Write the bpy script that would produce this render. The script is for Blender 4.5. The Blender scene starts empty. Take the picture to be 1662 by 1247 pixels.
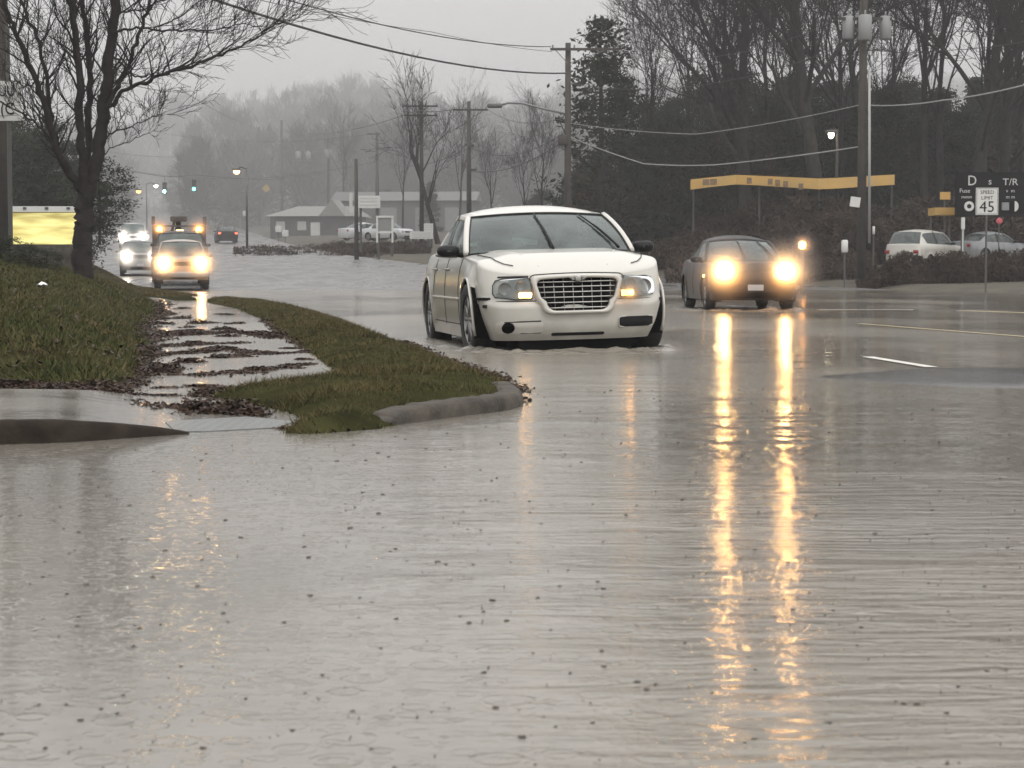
import bpy, math, random
import numpy as np
from mathutils import Vector, Matrix, noise as mnoise
R = math.radians
PI = math.pi
sc = bpy.context.scene

# ---------------------------------------------------------------- camera
PITCH = R(3.25); FPX = 3300.0; CAMZ = 0.8
cam_d = bpy.data.cameras.new('camera'); cam = bpy.data.objects.new('camera', cam_d)
sc.collection.objects.link(cam); sc.camera = cam
cam_d.sensor_width = 36.0; cam_d.lens = 36.0 * FPX / 1662.0
cam_d.clip_start = 0.1; cam_d.clip_end = 6000
cam.location = (0, 0, CAMZ); cam.rotation_euler = (PI / 2 - PITCH, 0, 0)
cam_d.dof.use_dof = True; cam_d.dof.focus_distance = 22.0; cam_d.dof.aperture_fstop = 11

# ---------------------------------------------------------------- world: overcast daylight
wd = bpy.data.worlds.new('World'); sc.world = wd; wd.use_nodes = True
wn = wd.node_tree; wn.nodes.clear()
def wnode(t, **k):
    n = wn.nodes.new(t)
    for a, b in k.items(): setattr(n, a, b)
    return n
SUN_EL, SUN_ROT = R(48), R(150)
sky = wnode('ShaderNodeTexSky', sky_type='NISHITA', sun_disc=False, sun_elevation=SUN_EL, sun_rotation=SUN_ROT,
            air_density=1.5, dust_density=6.0, ozone_density=1.0)
hs = wnode('ShaderNodeHueSaturation'); hs.inputs['Saturation'].default_value = 0.12
tcw = wnode('ShaderNodeTexCoord'); sep = wnode('ShaderNodeSeparateXYZ')
mr = wnode('ShaderNodeMapRange'); mr.inputs['From Min'].default_value = 0.0; mr.inputs['From Max'].default_value = 1.0
mr.inputs['To Min'].default_value = 7.6; mr.inputs['To Max'].default_value = 11.0
nz = wnode('ShaderNodeTexNoise'); nz.inputs['Scale'].default_value = 2.2; nz.inputs['Detail'].default_value = 3
nmr = wnode('ShaderNodeMapRange'); nmr.inputs['To Min'].default_value = 0.86; nmr.inputs['To Max'].default_value = 1.14
mul = wnode('ShaderNodeMath', operation='MULTIPLY')
grey = wnode('ShaderNodeVectorMath', operation='SCALE'); grey.inputs[0].default_value = (1.0, 0.985, 0.975)
mix = wnode('ShaderNodeMix', data_type='RGBA'); mix.inputs['Factor'].default_value = 0.82
bg = wnode('ShaderNodeBackground'); bg.inputs['Strength'].default_value = 0.12
wo = wnode('ShaderNodeOutputWorld'); L = wn.links.new
L(sky.outputs[0], hs.inputs['Color']); L(tcw.outputs['Generated'], sep.inputs[0]); L(sep.outputs['Z'], mr.inputs['Value'])
L(tcw.outputs['Generated'], nz.inputs['Vector']); L(nz.outputs['Fac'], nmr.inputs['Value'])
L(mr.outputs[0], mul.inputs[0]); L(nmr.outputs[0], mul.inputs[1]); L(mul.outputs[0], grey.inputs['Scale'])
L(hs.outputs[0], mix.inputs['A']); L(grey.outputs[0], mix.inputs['B']); L(mix.outputs['Result'], bg.inputs['Color'])
L(bg.outputs[0], wo.inputs['Surface'])

sun_d = bpy.data.lights.new('sun', 'SUN'); sun = bpy.data.objects.new('sun', sun_d); sc.collection.objects.link(sun)
sun_d.energy = 0.6; sun_d.angle = R(25); sun_d.color = (1.0, 0.96, 0.9)
_sd = Vector((math.sin(SUN_ROT) * math.cos(SUN_EL), math.cos(SUN_ROT) * math.cos(SUN_EL), math.sin(SUN_EL)))
sun.rotation_euler = (-_sd).to_track_quat('-Z', 'Y').to_euler()

sc.view_settings.view_transform = 'Standard'; sc.view_settings.look = 'None'
sc.view_settings.exposure = 0.56; sc.view_settings.gamma = 1.0
cy = sc.cycles
try:
    cy.max_bounces = 6; cy.diffuse_bounces = 2; cy.glossy_bounces = 3; cy.transmission_bounces = 4
    cy.transparent_max_bounces = 12; cy.volume_bounces = 0; cy.sample_clamp_indirect = 4.0
    cy.caustics_reflective = False; cy.caustics_refractive = False
except Exception: pass

# ---------------------------------------------------------------- helpers
def W(px, py, Y):
    """world point seen at photo pixel (px,py) at depth Y"""
    u = (px - 831.0) / FPX; v = (623.5 - py) / FPX
    d = (u, math.cos(PITCH) + v * math.sin(PITCH), -math.sin(PITCH) + v * math.cos(PITCH))
    k = Y / d[1]
    return Vector((d[0] * k, Y, CAMZ + d[2] * k))
def G(px, py, z=0.0):
    u = (px - 831.0) / FPX; v = (623.5 - py) / FPX
    d = (u, math.cos(PITCH) + v * math.sin(PITCH), -math.sin(PITCH) + v * math.cos(PITCH))
    k = (z - CAMZ) / d[2]
    return Vector((d[0] * k, d[1] * k, z))

def tag(o, label=None, cat=None, group=None, kind=None):
    if label: o['label'] = label
    if cat: o['category'] = cat
    if group: o['group'] = group
    if kind: o['kind'] = kind
    return o
def empty(name, loc, rz=0.0, label=None, cat=None, group=None, rx=0.0, ry=0.0):
    o = bpy.data.objects.new(name, None); sc.collection.objects.link(o)
    o.empty_display_size = 0.2
    o.location = loc; o.rotation_euler = (rx, ry, rz)
    return tag(o, label, cat, group)
def copy_tree(o, parent=None):
    c = o.copy(); sc.collection.objects.link(c); c.parent = parent
    for ch in list(o.children): copy_tree(ch, c)
    return c
def mesh_obj(name, verts, faces, mat, parent=None, smooth=False, mats=None, midx=None):
    me = bpy.data.meshes.new(name)
    me.from_pydata([tuple(v) for v in verts], [], [tuple(f) for f in faces])
    if mats:
        for m in mats: me.materials.append(m)
        me.polygons.foreach_set('material_index', midx)
    elif mat: me.materials.append(mat)
    if smooth: me.polygons.foreach_set('use_smooth', [True] * len(me.polygons))
    me.update()
    o = bpy.data.objects.new(name, me); sc.collection.objects.link(o)
    if parent: o.parent = parent
    return o

class MB:
    def __init__(s): s.v = []; s.f = []; s.mi = []; s.cur = 0
    def add(s, vs, fs):
        b = len(s.v); s.v += [Vector(p) for p in vs]
        for f in fs: s.f.append([i + b for i in f]); s.mi.append(s.cur)
        return s
    def box(s, c, size, rot=None, taper=1.0):
        hx, hy, hz = size[0] / 2, size[1] / 2, size[2] / 2
        vs = []
        for z in (-1, 1):
            k = taper if z > 0 else 1.0
            for x, y in ((-1, -1), (1, -1), (1, 1), (-1, 1)):
                vs.append(Vector((x * hx * k, y * hy * k, z * hz)))
        if rot is not None:
            M = rot if isinstance(rot, Matrix) else Matrix.Rotation(rot, 3, 'Z')
            vs = [M @ v for v in vs]
        vs = [v + Vector(c) for v in vs]
        return s.add(vs, [(0, 3, 2, 1), (4, 5, 6, 7), (0, 1, 5, 4), (1, 2, 6, 5), (2, 3, 7, 6), (3, 0, 4, 7)])
    def rbox(s, c, size, r, rot=None, seg=3):
        """box with rounded vertical edges in local z and small top/bottom chamfer"""
        hx, hy, hz = size[0] / 2, size[1] / 2, size[2] / 2
        ring = []
        for cx, cy_, a0 in ((hx - r, hy - r, 0), (-hx + r, hy - r, 90), (-hx + r, -hy + r, 180), (hx - r, -hy + r, 270)):
            for k in range(seg + 1):
                a = R(a0 + 90.0 * k / seg); ring.append((cx + r * math.cos(a), cy_ + r * math.sin(a)))
        n = len(ring); vs = []; c2 = min(r * 0.6, hz * 0.5)
        for z, k in ((-hz, c2), (-hz + c2, 0), (hz - c2, 0), (hz, c2)):
            for x, y in ring:
                l = math.hypot(x, y) or 1
                vs.append(Vector((x - k * x / l, y - k * y / l, z)))
        fs = []
        for j in range(3):
            for i in range(n):
                fs.append((j * n + i, j * n + (i + 1) % n, (j + 1) * n + (i + 1) % n, (j + 1) * n + i))
        fs.append(tuple(range(n - 1, -1, -1))); fs.append(tuple(3 * n + i for i in range(n)))
        if rot is not None:
            M = rot if isinstance(rot, Matrix) else Matrix.Rotation(rot, 3, 'Z')
            vs = [M @ v for v in vs]
        return s.add([v + Vector(c) for v in vs], fs)
    def tube(s, pts, radii, n=8, cap=True, closed=False):
        pts = [Vector(p) for p in pts]
        if not hasattr(radii, '__len__'): radii = [radii] * len(pts)
        vs = []; fs = []; m = len(pts)
        up = Vector((0, 0, 1)); prev = None
        for i, p in enumerate(pts):
            if closed: t = pts[(i + 1) % m] - pts[i - 1]
            else: t = pts[min(i + 1, m - 1)] - pts[max(i - 1, 0)]
            if t.length < 1e-9: t = Vector((0, 0, 1))
            t.normalize()
            if prev is None:
                a = t.cross(up)
                if a.length < 1e-3: a = t.cross(Vector((1, 0, 0)))
            else:
                a = prev - t * prev.dot(t)
                if a.length < 1e-6: a = t.cross(up)
            a.normalize(); b = t.cross(a); prev = a
            for k in range(n):
                an = 2 * PI * k / n
                vs.append(p + (a * math.cos(an) + b * math.sin(an)) * radii[i])
        for i in range(m if closed else m - 1):
            i2 = (i + 1) % m
            for k in range(n):
                fs.append((i * n + k, i * n + (k + 1) % n, i2 * n + (k + 1) % n, i2 * n + k))
        if cap and not closed:
            fs.append(tuple(range(n - 1, -1, -1))); fs.append(tuple((m - 1) * n + k for k in range(n)))
        return s.add(vs, fs)
    def lathe(s, prof, c, axis='Z', n=24):
        """prof: list of (r, h)"""
        vs = []; fs = []; c = Vector(c)
        for r, h in prof:
            for k in range(n):
                a = 2 * PI * k / n; x, y = r * math.cos(a), r * math.sin(a)
                if axis == 'Z': q = Vector((x, y, h))
                elif axis == 'Y': q = Vector((x, h, y))
                else: q = Vector((h, x, y))
                vs.append(c + q)
        for j in range(len(prof) - 1):
            for k in range(n):
                fs.append((j * n + k, j * n + (k + 1) % n, (j + 1) * n + (k + 1) % n, (j + 1) * n + k))
        return s.add(vs, fs)
    def grid(s, P, flip=False):
        nu = len(P); nv = len(P[0]); vs = [p for row in P for p in row]; fs = []
        for i in range(nu - 1):
            for j in range(nv - 1):
                q = (i * nv + j, (i + 1) * nv + j, (i + 1) * nv + j + 1, i * nv + j + 1)
                fs.append(q[::-1] if flip else q)
        return s.add(vs, fs)
    def plate(s, outline, back, offs):
        """closed solid: outline pts (front) and same pts shifted by offs vector"""
        n = len(outline); o = Vector(offs)
        vs = [Vector(p) for p in outline] + [Vector(p) + o for p in outline]
        fs = [tuple(range(n)), tuple(range(2 * n - 1, n - 1, -1))]
        for i in range(n): fs.append((i, (i + 1) % n, n + (i + 1) % n, n + i)[::-1])
        return s.add(vs, fs)
    def build(s, name, mat, parent=None, smooth=False, mats=None):
        o = mesh_obj(name, s.v, s.f, mat, parent, smooth, mats, s.mi if mats else None)
        return o

def auto_smooth(o, ang=35):
    me = o.data
    try:
        me.set_sharp_from_angle(angle=R(ang))
        me.polygons.foreach_set('use_smooth', [True] * len(me.polygons))
    except Exception: pass
    return o
def solidify(o, t, offset=-1):
    m = o.modifiers.new('sol', 'SOLIDIFY'); m.thickness = t; m.offset = offset; return o
def bevel(o, w=0.01, seg=2):
    m = o.modifiers.new('bev', 'BEVEL'); m.width = w; m.segments = seg; m.limit_method = 'ANGLE'; return o

# ---------------------------------------------------------------- materials
MATS = {}
def newmat(name):
    m = bpy.data.materials.new(name); m.use_nodes = True; MATS[name] = m
    return m, m.node_tree, m.node_tree.nodes['Principled BSDF']
def pmat(name, col, rough=0.5, metal=0.0, spec=0.5, var=0.0, vscale=5.0, bump=0.0, bscale=20.0, coat=0.0, rvar=0.0, col2=None, emit=None, estr=0.0, ior=None):
    m, nt, b = newmat(name)
    b.inputs['Roughness'].default_value = rough; b.inputs['Metallic'].default_value = metal
    b.inputs['Specular IOR Level'].default_value = spec; b.inputs['Coat Weight'].default_value = coat
    b.inputs['Coat Roughness'].default_value = 0.06
    if ior: b.inputs['IOR'].default_value = ior
    b.inputs['Base Color'].default_value = (*col, 1)
    if emit: b.inputs['Emission Color'].default_value = (*emit, 1); b.inputs['Emission Strength'].default_value = estr
    if var or col2 or bump or rvar:
        tc = nt.nodes.new('ShaderNodeTexCoord')
        n = nt.nodes.new('ShaderNodeTexNoise'); n.inputs['Scale'].default_value = vscale; n.inputs['Detail'].default_value = 6
        nt.links.new(tc.outputs['Object'], n.inputs['Vector'])
        r = nt.nodes.new('ShaderNodeValToRGB'); r.color_ramp.elements[0].position = 0.32; r.color_ramp.elements[1].position = 0.68
        c2 = col2 if col2 else tuple(min(1, c * (1 + var)) for c in col)
        c1 = col if col2 else tuple(c * (1 - var) for c in col)
        r.color_ramp.elements[0].color = (*c1, 1); r.color_ramp.elements[1].color = (*c2, 1)
        nt.links.new(n.outputs['Fac'], r.inputs['Fac']); nt.links.new(r.outputs['Color'], b.inputs['Base Color'])
        if rvar:
            q = nt.nodes.new('ShaderNodeMapRange'); q.inputs['To Min'].default_value = max(0, rough - rvar); q.inputs['To Max'].default_value = min(1, rough + rvar)
            q.inputs['From Min'].default_value = .3; q.inputs['From Max'].default_value = .7
            nt.links.new(n.outputs['Fac'], q.inputs['Value']); nt.links.new(q.outputs[0], b.inputs['Roughness'])
        if bump:
            n2 = nt.nodes.new('ShaderNodeTexNoise'); n2.inputs['Scale'].default_value = bscale; n2.inputs['Detail'].default_value = 5
            bp = nt.nodes.new('ShaderNodeBump'); bp.inputs['Strength'].default_value = 1.0; bp.inputs['Distance'].default_value = bump
            nt.links.new(tc.outputs['Object'], n2.inputs['Vector']); nt.links.new(n2.outputs['Fac'], bp.inputs['Height']); nt.links.new(bp.outputs[0], b.inputs['Normal'])
    return m
def emat(name, col, strength):
    m, nt, b = newmat(name)
    nt.nodes.remove(b); e = nt.nodes.new('ShaderNodeEmission'); e.inputs[0].default_value = (*col, 1); e.inputs[1].default_value = strength
    nt.links.new(e.outputs[0], nt.nodes['Material Output'].inputs['Surface']); return m
def glassmat(name, tint=(0.46, 0.56, 0.53), refl=1.6, rough=0.02, spots=True):
    """thin tinted glazing: see-through plus a Fresnel reflection"""
    m, nt, b = newmat(name); nt.nodes.remove(b); nd = nt.nodes.new; l = nt.links.new
    t = nd('ShaderNodeBsdfTransparent'); t.inputs[0].default_value = (*tint, 1)
    g = nd('ShaderNodeBsdfGlossy'); g.inputs['Roughness'].default_value = rough; g.inputs['Color'].default_value = (0.9, 0.95, 0.95, 1)
    d = nd('ShaderNodeBsdfDiffuse'); d.inputs[0].default_value = (0.28, 0.33, 0.31, 1)
    f = nd('ShaderNodeFresnel'); f.inputs['IOR'].default_value = refl
    mx = nd('ShaderNodeMixShader'); mx2 = nd('ShaderNodeMixShader')
    tc = nd('ShaderNodeTexCoord'); n = nd('ShaderNodeTexNoise'); n.inputs['Scale'].default_value = 3.0; n.inputs['Detail'].default_value = 5
    mr_ = nd('ShaderNodeMapRange'); mr_.inputs['From Min'].default_value = .4; mr_.inputs['From Max'].default_value = .75; mr_.inputs['To Min'].default_value = 0.06; mr_.inputs['To Max'].default_value = 0.30
    l(tc.outputs['Object'], n.inputs['Vector']); l(n.outputs['Fac'], mr_.inputs['Value'])
    l(f.outputs[0], mx.inputs[0]); l(t.outputs[0], mx.inputs[1]); l(g.outputs[0], mx.inputs[2])
    l(mr_.outputs[0], mx2.inputs[0]); l(mx.outputs[0], mx2.inputs[1]); l(d.outputs[0], mx2.inputs[2])
    if spots:
        v = nd('ShaderNodeTexNoise'); v.inputs['Scale'].default_value = 60; bp = nd('ShaderNodeBump'); bp.inputs['Distance'].default_value = 0.002; bp.inputs['Strength'].default_value = .5
        l(tc.outputs['Object'], v.inputs['Vector']); l(v.outputs['Fac'], bp.inputs['Height']); l(bp.outputs[0], g.inputs['Normal'])
    l(mx2.outputs[0], nt.nodes['Material Output'].inputs['Surface']); return m
# ================================================================ land
def interp(t, xs, ys): return float(np.interp(t, xs, ys))
KY = [-20, 5, 12.3, 19, 33, 51.7, 69, 110, 174, 300, 450, 800]
KX = [8, 2.2, 0.35, -1.05, -3.8, -7.9, -12.1, -22.7, -36.5, -60, -88, -150]
RY = [-20, 40, 63, 78, 91, 110, 130, 174, 300, 450, 800]
RX = [34, 24, 17.5, 13.5, 7.5, -4.0, -10.5, -19.5, -43, -70, -130]
ZY = [-50, 70, 82, 92, 110, 130, 174, 300, 450, 800, 2500]
ZZ = [-0.10, -0.10, 0.12, 0.45, 0.95, 1.65, 3.0, 7.6, 13, 22, 30]
def kerbx(y): return interp(y, KY, KX)
def rightx(y): return interp(y, RY, RX)
def roadz(y): return interp(y, ZY, ZZ)
def sstep(a, b, t):
    t = max(0.0, min(1.0, (t - a) / (b - a))); return t * t * (3 - 2 * t)
def road_bed(x, y):
    z = roadz(y)
    # exposed crown of the road on the right: patches just clear of the flood
    q1 = ((x - 5.4) / 3.9) ** 2 + ((y - 14.9) / 1.8) ** 2
    n = mnoise.noise(Vector((x * .7, y * .5, 3.1))) * .35
    z += 0.115 * sstep(1.5, 0.5, q1 + n)
    return z
def ground_z(x, y):
    zr = roadz(y)
    xl, xr = kerbx(y), rightx(y)
    if x < xl:
        d = xl - x
        z = zr - 0.25 + sstep(3, 14, d) * (1.3 if y > 40 else 1.0) + sstep(20, 90, d) * 5
        if y > 78: z = zr + 0.02 + sstep(1.0, 12, d) * 1.0 + sstep(20, 90, d) * 6
    elif x > xr:
        d = x - xr
        z = zr - 0.25 + sstep(0.0, 2.5, d) * 0.38 + sstep(3, 12, d) * 0.25 + sstep(25, 90, d) * 7
    else:
        z = zr - 0.25
    if y > 250:
        far = sstep(260, 480, y)
        lat = min(1.0, max(0.0, (abs(x - (xl + xr) / 2) - 12) / 60.0))
        z += far * lat * 9
    return z + mnoise.noise(Vector((x * .05, y * .05, 0))) * 0.06 * (1 if y > 60 else .3)

def sheet(name, xs_of_y, ys, zf, mat, nx, smooth=True):
    P = []
    for y in ys:
        a, b = xs_of_y(y); P.append([Vector((a + (b - a) * i / nx, y, zf(a + (b - a) * i / nx, y))) for i in range(nx + 1)])
    m = MB(); m.grid(P, flip=True)
    return m.build(name, mat, None, smooth)

# ---- wet asphalt
def wet_asphalt():
    m, nt, b = newmat('wet_asphalt'); nd = nt.nodes.new; l = nt.links.new
    tc = nd('ShaderNodeTexCoord')
    mp = nd('ShaderNodeMapping'); mp.inputs['Scale'].default_value = (1.0, 0.25, 1.0); mp.inputs['Rotation'].default_value = (0, 0, R(-14))
    n = nd('ShaderNodeTexNoise'); n.inputs['Scale'].default_value = 0.8; n.inputs['Detail'].default_value = 7
    r = nd('ShaderNodeValToRGB'); r.color_ramp.elements[0].color = (.045, .044, .043, 1); r.color_ramp.elements[1].color = (.10, .097, .094, 1)
    q = nd('ShaderNodeMapRange'); q.inputs['From Min'].default_value = .35; q.inputs['From Max'].default_value = .65; q.inputs['To Min'].default_value = .22; q.inputs['To Max'].default_value = .5
    n2 = nd('ShaderNodeTexNoise'); n2.inputs['Scale'].default_value = 45; n2.inputs['Detail'].default_value = 3
    bp = nd('ShaderNodeBump'); bp.inputs['Distance'].default_value = .006; bp.inputs['Strength'].default_value = .8
    l(tc.outputs['Object'], mp.inputs[0]); l(mp.outputs[0], n.inputs['Vector']); l(n.outputs['Fac'], r.inputs[0]); l(n.outputs['Fac'], q.inputs['Value'])
    sy_ = nd('ShaderNodeSeparateXYZ'); l(tc.outputs['Object'], sy_.inputs[0]); fy = nd('ShaderNodeMapRange'); fy.inputs['From Min'].default_value = 25; fy.inputs['From Max'].default_value = 80; fy.inputs['To Min'].default_value = .35; fy.inputs['To Max'].default_value = 1.0; l(sy_.outputs['Y'], fy.inputs['Value']); fm = nd('ShaderNodeMath'); fm.operation = 'MULTIPLY'; l(q.outputs[0], fm.inputs[0]); l(fy.outputs[0], fm.inputs[1])
    l(tc.outputs['Object'], n2.inputs['Vector']); l(n2.outputs['Fac'], bp.inputs['Height'])
    l(r.outputs[0], b.inputs['Base Color']); l(fm.outputs[0], b.inputs['Roughness']); l(bp.outputs[0], b.inputs['Normal'])
    b.inputs['Specular IOR Level'].default_value = .8
    return m
M_ASPH = wet_asphalt()
ysr = list(np.concatenate([np.arange(-6, 10, 1.5), np.arange(10, 22, .22), np.arange(22, 100, 2.0), np.arange(100, 200, 6.0), np.arange(200, 801, 20.0)]))
o = sheet('road', lambda y: (kerbx(y) - (12 if y < 11.0 else 0.02), rightx(y)), ysr, road_bed, M_ASPH, 110)
tag(o, kind='structure')

# ---- ground
M_GROUND = pmat('wet_earth', (.035, .030, .022), .85, var=0, col2=(.075, .065, .04), vscale=.6, bump=.05, bscale=3.0)
ysg = list(np.concatenate([np.arange(-30, 60, 3.0), np.arange(60, 140, 2.5), np.arange(140, 300, 8.0), np.arange(300, 1601, 40.0)]))
P = []
for y in ysg:
    xl, xr = kerbx(y), rightx(y)
    xs = [xl - 400, xl - 250, xl - 150, xl - 100, xl - 75, xl - 55] + list(np.linspace(xl - 45, xl - 4, 16)) + [xl - 2.5, xl - 1.2, xl - 0.3, xl + .1] + \
         list(np.linspace(xl + 1, xr - 1, 6)) + [xr - .1, xr + .2, xr + .8, xr + 1.6, xr + 2.5] + list(np.linspace(xr + 4, xr + 50, 18)) + [xr + 65, xr + 90, xr + 130, xr + 200, xr + 400]
    P.append([Vector((x, y, ground_z(x, y))) for x in xs])
m = MB(); m.grid(P, flip=True); o = m.build('ground', M_GROUND, None, True); tag(o, kind='structure')

# ---- flood water
def water_mat():
    m, nt, b = newmat('flood_water'); nd = nt.nodes.new; l = nt.links.new
    tc = nd('ShaderNodeTexCoord'); geo = tc.outputs['Object']
    def math_(op, a=None, bb=None, va=None, vb=None):
        n = nd('ShaderNodeMath'); n.operation = op
        if a is not None: l(a, n.inputs[0])
        elif va is not None: n.inputs[0].default_value = va
        if bb is not None: l(bb, n.inputs[1])
        elif vb is not None: n.inputs[1].default_value = vb
        return n.outputs[0]
    def noise(scale, det, sx=1, sy=1, rz=0, rough=.5):
        mp = nd('ShaderNodeMapping'); mp.inputs['Scale'].default_value = (sx, sy, 1); mp.inputs['Rotation'].default_value = (0, 0, R(rz))
        n = nd('ShaderNodeTexNoise'); n.inputs['Scale'].default_value = scale; n.inputs['Detail'].default_value = det; n.inputs['Roughness'].default_value = rough
        l(geo, mp.inputs[0]); l(mp.outputs[0], n.inputs['Vector']); return n.outputs['Fac']
    # colour: silt, cloudier and clearer patches
    big = noise(.35, 4, 1, .6)
    r = nd('ShaderNodeValToRGB'); r.color_ramp.elements[0].position = .35; r.color_ramp.elements[1].position = .65
    r.color_ramp.elements[0].color = (.150, .140, .121, 1); r.color_ramp.elements[1].color = (.225, .203, .170, 1)
    l(big, r.inputs[0]); l(r.outputs[0], b.inputs['Base Color'])
    b.inputs['IOR'].default_value = 1.333; b.inputs['Specular IOR Level'].default_value = .5
    # rain-roughened sheets and calmer slicks
    slick = noise(.16, 4, 1.0, .45, 12)
    rr = nd('ShaderNodeMapRange'); rr.interpolation_type = 'SMOOTHSTEP'; rr.inputs['From Min'].default_value = .44; rr.inputs['From Max'].default_value = .60; rr.inputs['To Min'].default_value = .19; rr.inputs['To Max'].default_value = .055
    sx_ = nd('ShaderNodeSeparateXYZ'); l(geo, sx_.inputs[0]); bias = nd('ShaderNodeMapRange'); bias.interpolation_type = 'SMOOTHSTEP'
    bias.inputs['From Min'].default_value = 1.5; bias.inputs['From Max'].default_value = 7.0; bias.inputs['To Min'].default_value = -.05; bias.inputs['To Max'].default_value = .10
    l(sx_.outputs['X'], bias.inputs['Value']); l(math_('ADD', slick, bias.outputs[0]), rr.inputs['Value']); nearf = nd('ShaderNodeMapRange'); nearf.interpolation_type = 'SMOOTHSTEP'; nearf.inputs['From Min'].default_value = 8.0; nearf.inputs['From Max'].default_value = 17.0; nearf.inputs['To Min'].default_value = .5; nearf.inputs['To Max'].default_value = 1.0
    l(sx_.outputs['Y'], nearf.inputs['Value']); l(math_('MULTIPLY', rr.outputs[0], nearf.outputs[0]), b.inputs['Roughness'])
    # raindrop ring ripples: voronoi cells with a decaying sine of distance
    hs_ = []
    for sc_, rnd in ((7.5, .0), (9.5, 7.3), (12.0, 3.1), (16.0, 1.7), (21.0, 4.9)):
        mp = nd('ShaderNodeMapping'); mp.inputs['Location'].default_value = (rnd, rnd * 2, 0); l(geo, mp.inputs[0])
        v = nd('ShaderNodeTexVoronoi'); v.voronoi_dimensions = '2D'; v.inputs['Scale'].default_value = sc_; l(mp.outputs[0], v.inputs['Vector'])
        sepc = nd('ShaderNodeSeparateColor'); l(v.outputs['Color'], sepc.inputs[0])
        rad = math_('MULTIPLY', sepc.outputs[0], None, vb=.38)           # ring radius in cell units
        dd = math_('SUBTRACT', v.outputs['Distance'], rad)
        ring = math_('EXPONENT', math_('MULTIPLY', math_('MULTIPLY', dd, dd), None, vb=-900.0))
        on = math_('GREATER_THAN', sepc.outputs[1], None, vb=.45)
        hs_.append(math_('MULTIPLY', math_('MULTIPLY', ring, on), None, vb=1.0 / sc_))
    rings = math_('ADD', math_('ADD', math_('ADD', math_('ADD', hs_[0], hs_[1]), hs_[2]), hs_[3]), hs_[4])
    chop = noise(11, 4, 1, 1.15, 20, .6)
    mid = noise(2.6, 5, .85, 1.25, 8, .55)
    # wash running across the lower right
    sepx = nd('ShaderNodeSeparateXYZ'); l(geo, sepx.inputs[0])
    mask = nd('ShaderNodeMapRange'); mask.interpolation_type = 'SMOOTHSTEP'
    mask.inputs['From Min'].default_value = -.2; mask.inputs['From Max'].default_value = 1.3
    l(math_('ADD', sepx.outputs['X'], math_('MULTIPLY', mid, None, vb=.8)), mask.inputs['Value'])
    mfar = nd('ShaderNodeMapRange'); mfar.interpolation_type = 'SMOOTHSTEP'; mfar.inputs['From Min'].default_value = 9.5; mfar.inputs['From Max'].default_value = 6.0
    l(sepx.outputs['Y'], mfar.inputs['Value'])
    wash = noise(6.0, 5, .34, 1.7, 7, .55); nt.nodes[-1].inputs['Distortion'].default_value = 1.2
    washm = math_('MULTIPLY', math_('MULTIPLY', mask.outputs[0], mfar.outputs[0]), wash)
    h = math_('ADD', math_('MULTIPLY', chop, None, vb=.0013), math_('MULTIPLY', mid, math_('ADD', math_('MULTIPLY', mask.outputs[0], None, vb=.0028), None, vb=.0016)))
    h = math_('ADD', h, math_('MULTIPLY', rings, None, vb=.0058))
    h = math_('ADD', h, math_('MULTIPLY', washm, None, vb=.013))
    # churned water round the two cars, and short crested waves where their wash runs out
    for cx_, cy_, ex, ey, amp in ((.42, 21.4, 1.35, 3.0, .030), (4.6, 40.5, 1.3, 3.2, .03)):
        dx_ = math_('MULTIPLY', math_('SUBTRACT', sepx.outputs['X'], None, vb=cx_), None, vb=1 / ex); dy_ = math_('MULTIPLY', math_('SUBTRACT', sepx.outputs['Y'], None, vb=cy_), None, vb=1 / ey)
        rr_ = math_('SQRT', math_('ADD', math_('MULTIPLY', dx_, dx_), math_('MULTIPLY', dy_, dy_)))
        mk = nd('ShaderNodeMapRange'); mk.interpolation_type = 'SMOOTHSTEP'; mk.inputs['From Min'].default_value = 1.35; mk.inputs['From Max'].default_value = .9; l(rr_, mk.inputs['Value'])
        h = math_('ADD', h, math_('MULTIPLY', math_('MULTIPLY', mk.outputs[0], noise(6, 4, 1, 1, 0, .6)), None, vb=amp))
    crest = noise(1.7, 2, .35, 1.7, 4, .4)
    cm = nd('ShaderNodeMapRange'); cm.interpolation_type = 'SMOOTHSTEP'; cm.inputs['From Min'].default_value = .40; cm.inputs['From Max'].default_value = .62; l(noise(.45, 2, .5, 1.6, 0), cm.inputs['Value'])
    h = math_('ADD', h, math_('MULTIPLY', math_('MULTIPLY', math_('MULTIPLY', crest, cm.outputs[0]), mask.outputs[0]), None, vb=.013))
    bp = nd('ShaderNodeBump'); bp.inputs['Distance'].default_value = 1.0; bp.inputs['Strength'].default_value = 1.0
    l(h, bp.inputs['Height']); l(bp.outputs[0], b.inputs['Normal'])
    return m
M_WATER = water_mat()
ysw = list(np.arange(-8, 84.1, 2.0))
m = MB(); m.grid([[Vector((x, y, 0)) for x in np.linspace(-34, 42, 20)] for y in ysw], flip=True)
o = m.build('flood_water', M_WATER); tag(o, kind='structure')

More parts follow.
